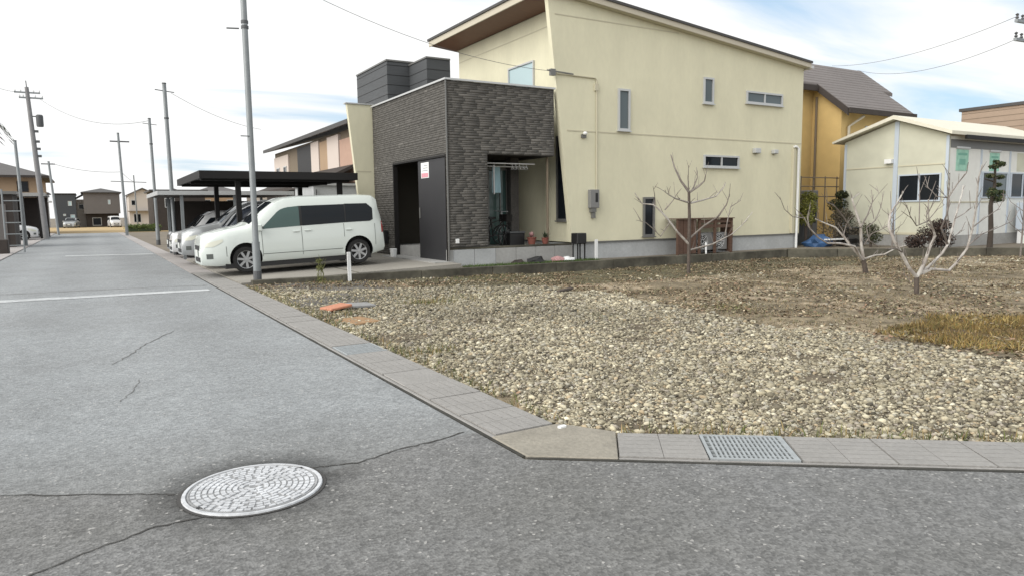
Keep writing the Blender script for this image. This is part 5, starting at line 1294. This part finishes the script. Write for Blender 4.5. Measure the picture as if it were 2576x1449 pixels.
for i, (a, b, y_, h_, mt) in enumerate(((-12, -5.5, 131, 5.2, 'pale_house'), (9.6, 15, 128, 4.6, 'grey_house'), (16, 23, 132, 5.4, 'tan_wall'), (-22, -13, 135, 5.6, 'grey_house'), (25, 33, 130, 5.0, 'pale_house'))):
    fh = thing('house', ('pale far house left of the navy one', 'grey far house hidden behind the peaked pale one', 'tan far house beyond the carports', 'grey far house at the far left', 'pale far house farthest to the right')[i], 'house', (a, y_, 0))
    MB().box(a, b, y_, y_ + 7, -0.2, h_).build('wall', mt, fh); hip_roof(fh, a - 0.4, b + 0.4, y_ - 0.4, y_ + 7.4, h_ + 0.12, h_ + 1.5, 'grey_roof')
    wall_windows(fh, [('y', y_, a + 1, a + 2.2, 3.2, 4.2), ('y', y_, b - 2.2, b - 1, 3.2, 4.2)])
pg = thing('hedge', 'low clipped green verge hedge at the right of the far road', 'hedge', (4.5, 81, 0))

def leaf_cloud(name, centres, n, size, pal, parent=None, flat=0.7):
    """leaf-sized faces scattered round clump centres (x, y, z, radius)"""
    C_ = np.array(centres); k = rng.integers(0, len(C_), n); d = rng.normal(0, 1, (n, 3)); d /= np.linalg.norm(d, axis=1)[:, None]
    r_ = C_[k, 3] * rng.random(n) ** 0.5
    P = C_[k, :3] + d * r_[:, None] * np.array([1, 1, flat])
    a = rng.normal(0, 1, (n, 3)); a /= np.linalg.norm(a, axis=1)[:, None]; b = np.cross(a, rng.normal(0, 1, (n, 3))); b /= np.linalg.norm(b, axis=1)[:, None]
    s = size * rng.uniform(0.5, 1.4, (n, 1))
    V = np.stack([P - a * s, P + b * s * 0.5, P + a * s, P - b * s * 0.5], 1).reshape(-1, 3)
    F = np.arange(4 * n).reshape(n, 4)
    col = np.repeat(np.array(pal)[rng.integers(0, len(pal), n)] * rng.uniform(0.6, 1.4, (n, 1)), 4, 0)
    if parent is not None:
        q = parent; off = np.zeros(3)
        while q is not None: off += np.array(q.location); q = q.parent
        V = V - off
    return np_mesh(name, V, F, 'leaf_mix', col, parent)
GREEN = [(0.06, 0.085, 0.03), (0.085, 0.11, 0.035), (0.04, 0.06, 0.02), (0.12, 0.14, 0.05)]
DARK = [(0.03, 0.04, 0.016), (0.045, 0.055, 0.02), (0.02, 0.026, 0.012), (0.06, 0.06, 0.025)]
leaf_cloud('foliage', [(3.4 + 0.25 * q, 81 + 0.1 * (q % 3), 0.4, 0.5) for q in range(11)], 2500, 0.09, [(0.13, 0.18, 0.05), (0.09, 0.13, 0.035), (0.17, 0.2, 0.08)], pg)
MB().box(3.2, 6.2, 80.7, 81.5, -0.1, 0.3).build('stem', 'leaf_dark', pg)
def shrub(label, cat, cs, n, size, pal, group=None, name='shrub'):
    x, y, z, _ = cs[0]
    t = thing(name, label, cat, (x, y, 0), group)
    leaf_cloud('foliage', cs, n, size, pal, t)
    g = MB()
    for (a, b, c_, r_) in cs[:6]: g.tube([(x, y, -0.05), ((x + a) / 2, (y + b) / 2, c_ * 0.5), (a, b, c_)], [0.04, 0.03, 0.012], 5)
    g.build('stem', 'bark_dark', t); return t
# planting and clutter between the cream house and the hut
shrub('yellow green bush against the corner of the cream house', 'bush', [(23.6, 17.6, 1.5, 0.45), (23.4, 17.5, 1.1, 0.4), (24.0, 17.8, 1.9, 0.35)], 2340, 0.041, [(0.16, 0.17, 0.03), (0.11, 0.12, 0.025), (0.2, 0.19, 0.05)])
shrub('dark leafy bush beside the hut corner post', 'bush', [(25.5, 17.6, 1.6, 0.4), (25.4, 17.3, 1.1, 0.45), (25.6, 17.5, 2.0, 0.25)], 2340, 0.041, DARK)
shrub('tangled dry bush below the yellow wall', 'bush', [(24.3, 16.9, 0.7, 0.6), (25.2, 16.6, 0.6, 0.6), (24.8, 16.9, 1.2, 0.4)], 2080, 0.035, [(0.10, 0.085, 0.06), (0.07, 0.06, 0.04), (0.13, 0.11, 0.08)])
shrub('round dark brown shrub before the hut window', 'bush', [(24.9, 13.6, 0.55, 0.5), (25.4, 13.5, 0.35, 0.45), (24.5, 13.9, 0.3, 0.35), (25.1, 13.4, 0.85, 0.35)], 4420, 0.035, [(0.045, 0.03, 0.026), (0.07, 0.045, 0.035), (0.03, 0.024, 0.02)])
shrub('small dark green bush near the foot of the hut', 'bush', [(24.6, 15.6, 0.7, 0.3), (24.6, 15.5, 0.4, 0.35)], 1560, 0.029, DARK)
shrub('dark low shrub at the far right before the hut', 'bush', [(29.6, 11.3, 0.3, 0.4), (30.2, 11.0, 0.25, 0.4)], 2080, 0.035, [(0.05, 0.035, 0.03), (0.035, 0.03, 0.025)])
tp = bag(23.3, 16.85, 0.05, 0.5, 'blue tarpaulin bundle at the foot of the cream house corner', 'blue_tarp', 'tarpaulin')
tp = bag(24.6, 16.4, 0.02, 0.5, 'black covered heap right of the blue tarpaulin', 'black', 'covered_heap')
fn = thing('trellis', 'brown bamboo trellis in front of the yellow wall', 'trellis', (24.6, 18.2, 0))
for q in range(5): MB().tube([(23.4 + q * 0.75, 18.3, 0.0), (23.4 + q * 0.75, 18.3, 2.75)], 0.025, 6).build('post', 'brown_panel', fn)
for zz in (2.7, 2.35, 1.95): MB().tube([(23.3, 18.27, zz), (26.5, 18.27, zz)], 0.02, 6).build('rail', 'brown_panel', fn)
hb = thing('boiler', 'grey boiler unit standing before the yellow wall', 'boiler', (25.2, 18.5, 0))
MB().box(24.7, 25.4, 18.4, 18.9, 0.3, 2.2).build('casing', 'ac_grey', hb, bevel=0.03); MB().box(24.85, 25.25, 18.38, 18.398, 0.9, 1.6).build('panel', 'black', hb)
MB().box(24.75, 25.35, 18.45, 18.85, 0, 0.298).build('base', 'concrete', hb)
o = MB().box(28.6, 29.5, 11.2, 11.9, 0.05, 0.4).build('crate', 'concrete_pale', bevel=0.02); tag(o, 'pale box on the ground at the right before the hut', 'box')
o = MB().obox((23.9, 16.35, 0.34), (0.75, 0, 0), (0, 0.12, 0), (0, 0, 0.02)).build('plank', 'white_plain'); tag(o, 'pale plank lying on top of the wall near the blue tarpaulin', 'plank')

# small trained pine by the hut
PNX = AY(2493, 560, 12.4)[0]
pn = thing('pine_tree', 'small trained pine with layered needle pads before the hut windows', 'tree', (PNX, 12.4, 0))
MB().tube([(PNX, 12.4, -0.1), (PNX + 0.02, 12.4, 0.7), (PNX + -0.05, 12.42, 1.5), (PNX + 0.10, 12.4, 2.2), (PNX + 0.05, 12.4, 2.9)], [0.1, 0.08, 0.07, 0.05, 0.03], 7).build('trunk', 'pine_bark', pn)
brs = MB()
for z, a, l in ((1.75, 0.3, 0.5), (1.9, 3.4, 0.5), (2.4, 2.9, 0.45), (2.5, 0.0, 0.5), (2.85, 3.3, 0.3), (2.9, 0.2, 0.4)): brs.tube([(PNX + 0.05, 12.4, z - 0.1), (PNX + 0.05 + math.cos(a) * l, 12.4 + math.sin(a) * l, z)], [0.03, 0.015], 5)
brs.build('branch', 'pine_bark', pn)
leaf_cloud('foliage', [(PNX + 0.35, 12.45, 1.80, 0.26), (PNX + 0.12, 12.3, 1.70, 0.24), (PNX - 0.28, 12.3, 1.92, 0.2), (PNX + 0.5, 12.4, 1.95, 0.16), (PNX - 0.05, 12.4, 2.02, 0.16), (PNX + 0.3, 12.4, 2.2, 0.14), (PNX - 0.2, 12.4, 2.5, 0.16), (PNX + 0.42, 12.4, 2.46, 0.15), (PNX + 0.32, 12.4, 2.88, 0.2), (PNX - 0.02, 12.4, 2.80, 0.16), (PNX + 0.5, 12.4, 2.92, 0.14), (PNX + 0.1, 12.4, 2.98, 0.1)], 3600, 0.034, [(0.03, 0.05, 0.02), (0.05, 0.07, 0.028), (0.02, 0.035, 0.015), (0.075, 0.095, 0.04), (0.09, 0.085, 0.04)], pn, 0.5)

# ------------------------------------------------------------------ bare fruit trees
def bare_tree(label, trunk, limbs, base, dep):
    """limbs: (list of (x, z) in the tree's own plane, radius, depth drift); twigs are grown along them"""
    t = thing('bare_tree', label, 'tree', base, 'pruned leafless trees on the vacant lot')
    MB().tube(trunk[0], trunk[1], 8).build('trunk', 'bark_dark', t, smooth=60)
    for pts, r0, drift in limbs:
        P = [Vector(p) for p in pts]; n = len(P)
        Q = []
        for i, p in enumerate(P):
            f = i / (n - 1); q = p.copy()
            q.y += drift * f ** 1.2; q.x += drift * f ** 1.2 * p.x / p.y if False else 0
            Q.append(q + Vector((random.uniform(-1, 1), random.uniform(-1, 1), random.uniform(-1, 1))) * 0.022 * (0 < i))
        R_ = [1.42 * r0 * (1 - 0.66 * i / (n - 1)) for i in range(n)]
        l_ = MB().tube(Q, R_, 6).build('limb', 'bark_pale' if r0 > 0.016 and random.random() < 0.65 else 'bark', t, smooth=60)
        tw = MB()
        for i in range(1, n):
            for _ in range(3 if n > 3 else 2):
                if random.random() < 0.6:
                    f = random.random(); p = Q[i - 1].lerp(Q[i], f); d = (Q[i] - Q[i - 1]).normalized()
                    d = (d + Vector((random.uniform(-1, 1), random.uniform(-1, 1), random.uniform(0.2, 1.0))) * 0.9).normalized(); L = random.uniform(0.1, 0.38)
                    m_ = p + d * L * 0.55 + Vector((0, 0, 0.02)); tw.tube([p, m_, p + d * L + Vector((0, 0, 0.1 * L))], [max(0.006, R_[i] * 0.45), 0.0065, 0.004], 4)
        if tw.v: stuff(tw.build('twig', 'bark', l_))
    return t
def C7(x, y): return ((2150 + x / 2.07) / 1.1044, (150 + y / 2.07) / 1.1044)
def C6(x, y): return ((1500 + x / 2.499) / 1.1044, (180 + y / 2.499) / 1.1044)
def grown(px, conv, Y, drift):
    out_ = []; n = len(px)
    for i, (a, b) in enumerate(px):
        out_.append(AY(*conv(a, b), Y + drift * (i / max(1, n - 1)) ** 1.2))
    return out_
def tree_from(label, conv, Y, trunk_px, tr, limbs):
    tk_ = grown(trunk_px, conv, Y, 0)
    bz = float(lot_z(tk_[0][0], Y)); tk_[0] = (tk_[0][0], Y, bz - 0.08)
    return bare_tree(label, (tk_, tr), [(grown(p, conv, Y, d), r_, 0) for p, r_, d in limbs], (tk_[0][0], Y, bz), 0)
tree_from('bare pale barked tree nearest the camera with curved limbs spreading from a low fork', C7, 7.7, [(822, 1385), (820, 1330), (822, 1285)], [0.05, 0.045, 0.045], [
    ([(822, 1285), (780, 1225), (735, 1140), (690, 1080), (662, 1000), (672, 920), (700, 870), (742, 800)], 0.026, 0.4),
    ([(735, 1140), (700, 1122), (640, 1125)], 0.013, -0.3),
    ([(825, 1280), (868, 1205), (900, 1120), (926, 1045), (912, 1000), (890, 940), (888, 840)], 0.024, -0.3),
    ([(835, 1270), (900, 1210), (960, 1150), (1000, 1095), (1022, 1000), (1050, 920), (1088, 810), (1092, 760)], 0.022, 0.6),
    ([(850, 1265), (900, 1243), (1010, 1240), (1062, 1200), (1110, 1120), (1142, 1000), (1160, 870), (1180, 720), (1195, 640)], 0.022, -0.5),
    ([(1142, 1000), (1200, 955), (1290, 890), (1332, 815)], 0.010, 0.3),
    ([(1000, 1095), (968, 1000), (990, 925), (1005, 822), (1060, 752), (1110, 690), (1126, 630)], 0.014, -0.4),
    ([(822, 1290), (785, 1310), (735, 1262)], 0.010, 0.2),
    ([(905, 1010), (880, 960), (880, 905)], 0.007, 0.2),
    ([(895, 960), (830, 985), (790, 930), (758, 868)], 0.009, -0.3),
    ([(835, 980), (842, 850), (842, 690)], 0.008, 0.1),
    ([(895, 950), (940, 895), (985, 870)], 0.006, 0.2),
    ([(1040, 950), (1090, 920), (1150, 885)], 0.008, -0.2),
    ([(1022, 1060), (1060, 1035), (1105, 1010)], 0.007, 0.2),
    ([(1005, 830), (940, 825), (905, 790), (872, 760)], 0.008, 0.3),
    ([(1110, 1110), (1200, 1040), (1290, 1000), (1370, 960), (1410, 900)], 0.010, 0.4),
    ([(1005, 980), (1000, 880), (1018, 760), (1020, 690)], 0.008, -0.2)])
tree_from('bare tree behind the nearest one, to its left, with wide low limbs', C7, 10.9, [(532, 1265), (522, 1225), (515, 1185)], [0.07, 0.06, 0.055], [
    ([(515, 1190), (445, 1105), (395, 1045), (350, 1000), (300, 972), (240, 955)], 0.026, 0.5),
    ([(505, 1185), (462, 1112), (380, 1090), (300, 1085), (250, 1060), (205, 1005), (172, 945)], 0.024, -0.5),
    ([(515, 1180), (500, 1100), (495, 1000), (470, 900), (452, 840), (492, 800)], 0.028, 0.2),
    ([(520, 1180), (580, 1165), (640, 1150), (700, 1122), (760, 1105)], 0.020, -0.4),
    ([(498, 1000), (540, 930), (570, 850), (558, 788)], 0.015, 0.4),
    ([(445, 1010), (400, 930), (352, 870), (300, 850)], 0.014, -0.3),
    ([(600, 1110), (545, 1080), (530, 1000), (585, 955), (622, 880), (630, 790)], 0.014, 0.5),
    ([(205, 1005), (190, 940), (210, 880)], 0.009, 0.2),
    ([(172, 945), (110, 940), (60, 890), (35, 820)], 0.009, -0.4),
    ([(520, 1100), (560, 1040), (610, 1010), (660, 990)], 0.012, -0.3),
    ([(400, 1050), (420, 980), (440, 950)], 0.008, 0.2),
    ([(575, 950), (560, 870), (600, 800), (590, 760)], 0.008, 0.3)])
tree_from('bare tree with an upright leader in front of the cream gable wall', C6, 13.6, [(1032, 1420), (1035, 1240), (1038, 1050), (1034, 880)], [0.05, 0.045, 0.04, 0.034], [
    ([(1034, 885), (985, 805), (935, 715), (910, 630)], 0.026, 0.3),
    ([(1032, 880), (1030, 790), (1028, 700)], 0.013, -0.2),
    ([(1036, 890), (1100, 852), (1138, 805), (1158, 760)], 0.022, -0.4),
    ([(1060, 872), (1085, 790), (1086, 718)], 0.013, 0.3),
    ([(1038, 965), (1130, 945), (1215, 912), (1268, 862), (1288, 832)], 0.018, 0.5),
    ([(1034, 960), (945, 937), (890, 910), (853, 876)], 0.018, -0.4),
    ([(1036, 1250), (950, 1160), (868, 1050), (825, 1000), (790, 970), (715, 962), (660, 898)], 0.024, 0.4),
    ([(868, 1010), (930, 942), (958, 885)], 0.012, -0.2),
    ([(1036, 1210), (1150, 1120), (1240, 1050), (1292, 970), (1318, 895)], 0.022, -0.5),
    ([(1285, 1190), (1302, 1080), (1320, 985), (1392, 940)], 0.014, 0.2),
    ([(1036, 1290), (1200, 1245), (1330, 1180), (1402, 1118), (1474, 1020)], 0.018, 0.4),
    ([(900, 1100), (840, 1190), (790, 1140), (740, 1100), (670, 1082)], 0.012, 0.2),
    ([(800, 975), (800, 900), (782, 845)], 0.010, -0.2)])
# saplings along the right boundary
for i, (x, y, h_, lb) in enumerate(((26.0, 11.3, 1.8, 'thin bare sapling by the dark right boundary wall'), (24.3, 14.6, 1.5, 'short bare sapling near the corner of the hut'))):
    t = thing('bare_tree', lb, 'tree', (x, y, -0.1)); g = MB()
    MB().tube([(x, y, -0.2), (x + 0.05, y, h_ * 0.5), (x - 0.02, y, h_)], [0.03, 0.022, 0.008], 6).build('trunk', 'bark', t)
    for q in range(9):
        z = h_ * (0.25 + 0.08 * q); a = q * 2.4; g.tube([(x, y, z), (x + 0.35 * math.cos(a), y + 0.35 * math.sin(a), z + 0.3), (x + 0.5 * math.cos(a), y + 0.5 * math.sin(a), z + 0.6)], [0.012, 0.008, 0.004], 4)
    g.build('branch', 'bark', t)

# ------------------------------------------------------------------ poles and wires
def steel_pole(label, base, h_, r0, r1, group, lean=(0, 0), sleeve=True, arms=True):
    x, y, z = base; t = thing('utility_pole', label, 'utility pole', base, group)
    p = lambda f: (x + lean[0] * f, y + lean[1] * f, z + h_ * f)
    MB().tube([p(0), p(0.5), p(1)], [r0, (r0 + r1) / 2, r1], 12).build('shaft', 'galv', t, smooth=60)
    MB().lathe(p(1), (0, 0, 1), [(0, 0.03), (r1 * 1.1, 0.02), (r1 * 1.1, -0.03)], 12).build('cap', 'galv_dark', t)
    if sleeve:
        MB().tube([p(0.0), p(0.13 * 6.6 / h_)], r0 * 1.28, 12).build('sleeve', 'galv', t, smooth=60)
        MB().lathe(p(0), (0, 0, 1), [(r0 * 1.34, -0.05), (r0 * 1.34, 0.22), (r0 * 1.2, 0.22)], 12).build('base_collar', 'galv_dark', t)
    if arms:
        MB().bar(Vector(p(0.96)) + Vector((-0.34, -0.06, 0)), Vector(p(0.96)) + Vector((0.34, 0.06, -0.05)), 0.03, 0.03).build('step_bolt', 'galv_dark', t)
        MB().lathe(p(0.80), (0, 0, 1), [(r0 * 1.15, -0.03), (r0 * 1.15, 0.03)], 12).build('band', 'galv_dark', t)
    return t
GP = 'slim steel service poles along the right side of the road'
p0 = steel_pole('tall grey steel pole standing in front of the white minivan', (3.13, 16.35, 0.05), 6.95, 0.066, 0.062, GP)
MB().bar((3.0, 16.3, 5.45), (2.75, 16.3, 5.43), 0.025, 0.025).build('step_bolt', 'galv_dark', p0)
MB().lathe((3.13, 16.35, 5.5), (0, 0, 1), [(0.078, -0.03), (0.078, 0.03)], 12).build('band', 'galv_dark', p0)
MB().bar((3.1, 16.3, 3.2), (2.92, 16.3, 3.2), 0.02, 0.02).build('step_bolt', 'galv_dark', p0)
steel_pole('grey steel pole before the second carport, second from the white minivan', (2.87, 30.9, 0), 6.6, 0.078, 0.072, GP, (-0.05, 0), True)
steel_pole('grey steel pole farther along the road, third from the white minivan', (3.15, 43.0, 0), 6.7, 0.08, 0.072, GP, (-0.05, 0), True)
t = steel_pole('thin far utility pole with one crossarm right of the road end', (2.5, 64, -0.1), 8.1, 0.11, 0.085, None, (-0.15, 0), False, False)
MB().bar((1.75, 64, 7.35), (3.1, 64, 7.35), 0.1, 0.1).build('crossarm', 'galv_dark', t)
t = steel_pole('grey steel pole standing in front of the left garage', (AY(54, 480, 46)[0], 46, 0), AY(40, 355, 46)[2], 0.09, 0.07, None, (-0.1, 0), False, False)
# big pole on the left with crossarms and transformer
t = thing('utility_pole', 'tall concrete utility pole with crossarms and transformer at the left', 'utility pole', (-2.75, 60, 0))
q = lambda f: Vector((-2.7 - 0.45 * f, 60, 10.9 * f))
MB().tube([q(0), q(0.5), q(0.96)], [0.19, 0.16, 0.12], 12).build('shaft', 'pole_concrete', t, smooth=60)
MB().tube([q(0.95), q(1.0)], 0.03, 6).build('lightning_rod', 'galv_dark', t)
for z, w0, w1 in ((10.1, -0.75, 0.75), (9.75, -0.5, 0.9)):
    MB().bar((-3.12 + w0, 60, z), (-3.12 + w1, 60, z), 0.1, 0.1).build('crossarm', 'galv', t)
    for a in (w0 + 0.05, w0 * 0.5, w1 * 0.5, w1 - 0.05): MB().lathe((-3.12 + a, 60, z + 0.05), (0, 0, 1), [(0.02, 0), (0.05, 0.04), (0.05, 0.10), (0.02, 0.16), (0, 0.16)], 8).build('insulator', 'white_plain', t)
MB().lathe((-2.52, 59.9, 8.2), (0, 0, 1), [(0, -0.4), (0.2, -0.4), (0.22, -0.3), (0.22, 0.35), (0.15, 0.42), (0, 0.42)], 14).build('transformer', 'galv_dark', t, smooth=40)
MB().bar((-2.95, 60, 8.5), (-2.35, 60, 8.5), 0.07, 0.07).build('transformer_arm', 'galv_dark', t)
for z in (7.4, 6.7, 6.2, 5.7): MB().box(-2.7 - 0.45 * z / 10.9 + 0.1, -2.7 - 0.45 * z / 10.9 + 0.36, 59.88, 60.02, z, z + 0.16).build('cable_clamp', 'galv_dark', t)
t = steel_pole('far pole with small crossarm beside the big left pole', (-2.35, 72, 0), 6.2, 0.10, 0.08, None, (-0.3, 0), False, False)
MB().bar((-3.2, 72, 6.0), (-2.2, 72, 6.0), 0.09, 0.09).build('crossarm', 'galv_dark', t)
t = steel_pole('distant slim pole right of the peaked pale house', (4.9, 95, -0.1), 6.4, 0.09, 0.07, None, (-0.1, 0), False, False)
MB().bar((2.4, 95, 5.6), (6.1, 95, 5.5), 0.08, 0.08).build('crossarm', 'galv_dark', t)
def wire(label, a, b, sag, r_=0.012, n=18):
    a, b = Vector(a), Vector(b); P = []
    for i in range(n + 1):
        f = i / n; p = a.lerp(b, f); p.z -= sag * 4 * f * (1 - f); P.append(p)
    return tag(MB().tube(P, r_, 4).build('overhead_wire', 'wire'), label, 'wire', 'overhead wires')
wire('thin service wire sagging from the near steel pole to the cream house', (3.15, 16.35, 6.93), (11.45, 16.95, 5.42), 0.42, 0.006)
wire('wire from the big left pole to the third steel pole', (-2.4, 60, 9.7), (3.1, 43.1, 6.6), 0.75, 0.011)
wire('wire running off to the left from the big left pole', (-3.8, 60, 10.1), (-4.5, 41, 8.1), 0.15, 0.011)
wire('short wire running right from the second steel pole', (3.05, 30.9, 6.25), (7.4, 36, 5.6), 0.2, 0.008)
wire('far wire crossing low over the end of the road', (-2.4, 72, 6.05), (2.4, 64, 5.0), 0.25, 0.016)
wire('far wire between the thin crossarm pole and the distant pole', (2.4, 64, 5.0), (4.9, 95, 5.55), 0.15, 0.018)
# poles and wires off to the right
t = thing('utility_pole', 'pole head with insulators cut by the right edge of the view', 'utility pole', (26.5, 10.2, 0))
pr_ = AY(2585, 60, 10.2); px_ = pr_[0]
MB().tube([(px_ + 1.7, 10.2, -0.2), (px_ + 1.7, 10.2, pr_[2] + 0.6)], [0.17, 0.13], 12).build('shaft', 'pole_concrete', t, smooth=60)
for dz in (0.0, -0.5):
    MB().bar((px_ - 0.65, 10.2, pr_[2] + dz), (px_ + 2.2, 10.2, pr_[2] + dz + 0.1), 0.08, 0.08).build('crossarm', 'galv', t)
    for a in (-0.6, -0.3, 0.05): MB().lathe((px_ + a, 10.2, pr_[2] + dz + 0.05), (0, 0, 1), [(0.02, 0), (0.05, 0.03), (0.02, 0.08), (0.05, 0.12), (0, 0.16)], 8).build('insulator', 'galv_dark', t)
wire('upper of two wires coming down from the right edge pole', (px_ - 0.5, 10.2, pr_[2] + 0.15), (31.2, 22.1, 8.28), 0.35, 0.007)
wire('lower of two wires coming down from the right edge pole', (px_ - 0.3, 10.2, pr_[2] - 0.4), (33.2, 22.1, 8.25), 0.5, 0.007)

# palm at the left edge
t = thing('palm_tree', 'palm fronds drooping into view at the left edge of the sky', 'tree', (-5.0, 47, 0))
MB().tube([(-4.9, 47, -0.1), (-4.9, 47, 3), (-4.8, 47, 6.2)], [0.2, 0.16, 0.13], 10).build('trunk', 'pine_bark', t)
for k in range(13):
    a = k * 2 * math.pi / 13 + 0.1; L = 1.5; P = []
    for i in range(9):
        f = i / 8; P.append(Vector((-4.8 + math.cos(a) * L * f, 47 + math.sin(a) * L * f, 6.2 + 0.75 * math.sin(f * 2.6) - 0.75 * f * f)))
    g = MB().tube(P, [0.025 * (1 - 0.8 * i / 8) for i in range(9)], 5)
    for i in range(1, 9):
        for s in (-1, 1):
            d = Vector((-math.sin(a), math.cos(a), 0)) * s * 0.3 + Vector((math.cos(a), math.sin(a), 0)) * 0.18 + Vector((0, 0, -0.42)); b = P[i]
            g.face([b, b + d * 0.5 + Vector((0, 0, 0.05)), b + d, b + d * 0.5 - Vector((0, 0, 0.02))])
    g.build('frond', 'pine_bark' if k % 3 else 'leaf_dark', t)
# odds and ends
b_ = AY(990, 640, 20.0)
o = MB().lathe((b_[0], 20.0, 0.2), (0, 0, 1), [(0, 0), (0.09, 0), (0.11, 0.24), (0.10, 0.25), (0.085, 0.03)], 12).build('bucket', 'white_plain', smooth=40); tag(o, 'small white bucket on the driveway behind the white minivan', 'bucket')
wd_ = thing('tall_weed', 'tall thin yellow green weed at the low wall before the white minivan', 'weed', (4.42, 15.95, -0.15))
g = MB()
for q in range(9): g.tube([(4.42, 15.95, -0.2), (4.42 + random.uniform(-0.08, 0.08), 15.95, 0.15), (4.42 + random.uniform(-0.16, 0.16), 15.95 + random.uniform(-0.1, 0.1), random.uniform(0.35, 0.6))], [0.008, 0.006, 0.003], 4)
stuff(g.build('stalk', 'weed_green', wd_))
leaf_cloud('foliage', [(4.42, 15.95, 0.0, 0.14), (4.42, 15.95, 0.28, 0.10), (4.40, 15.95, 0.45, 0.08)], 260, 0.022, [(0.17, 0.18, 0.06), (0.12, 0.13, 0.045)], wd_)
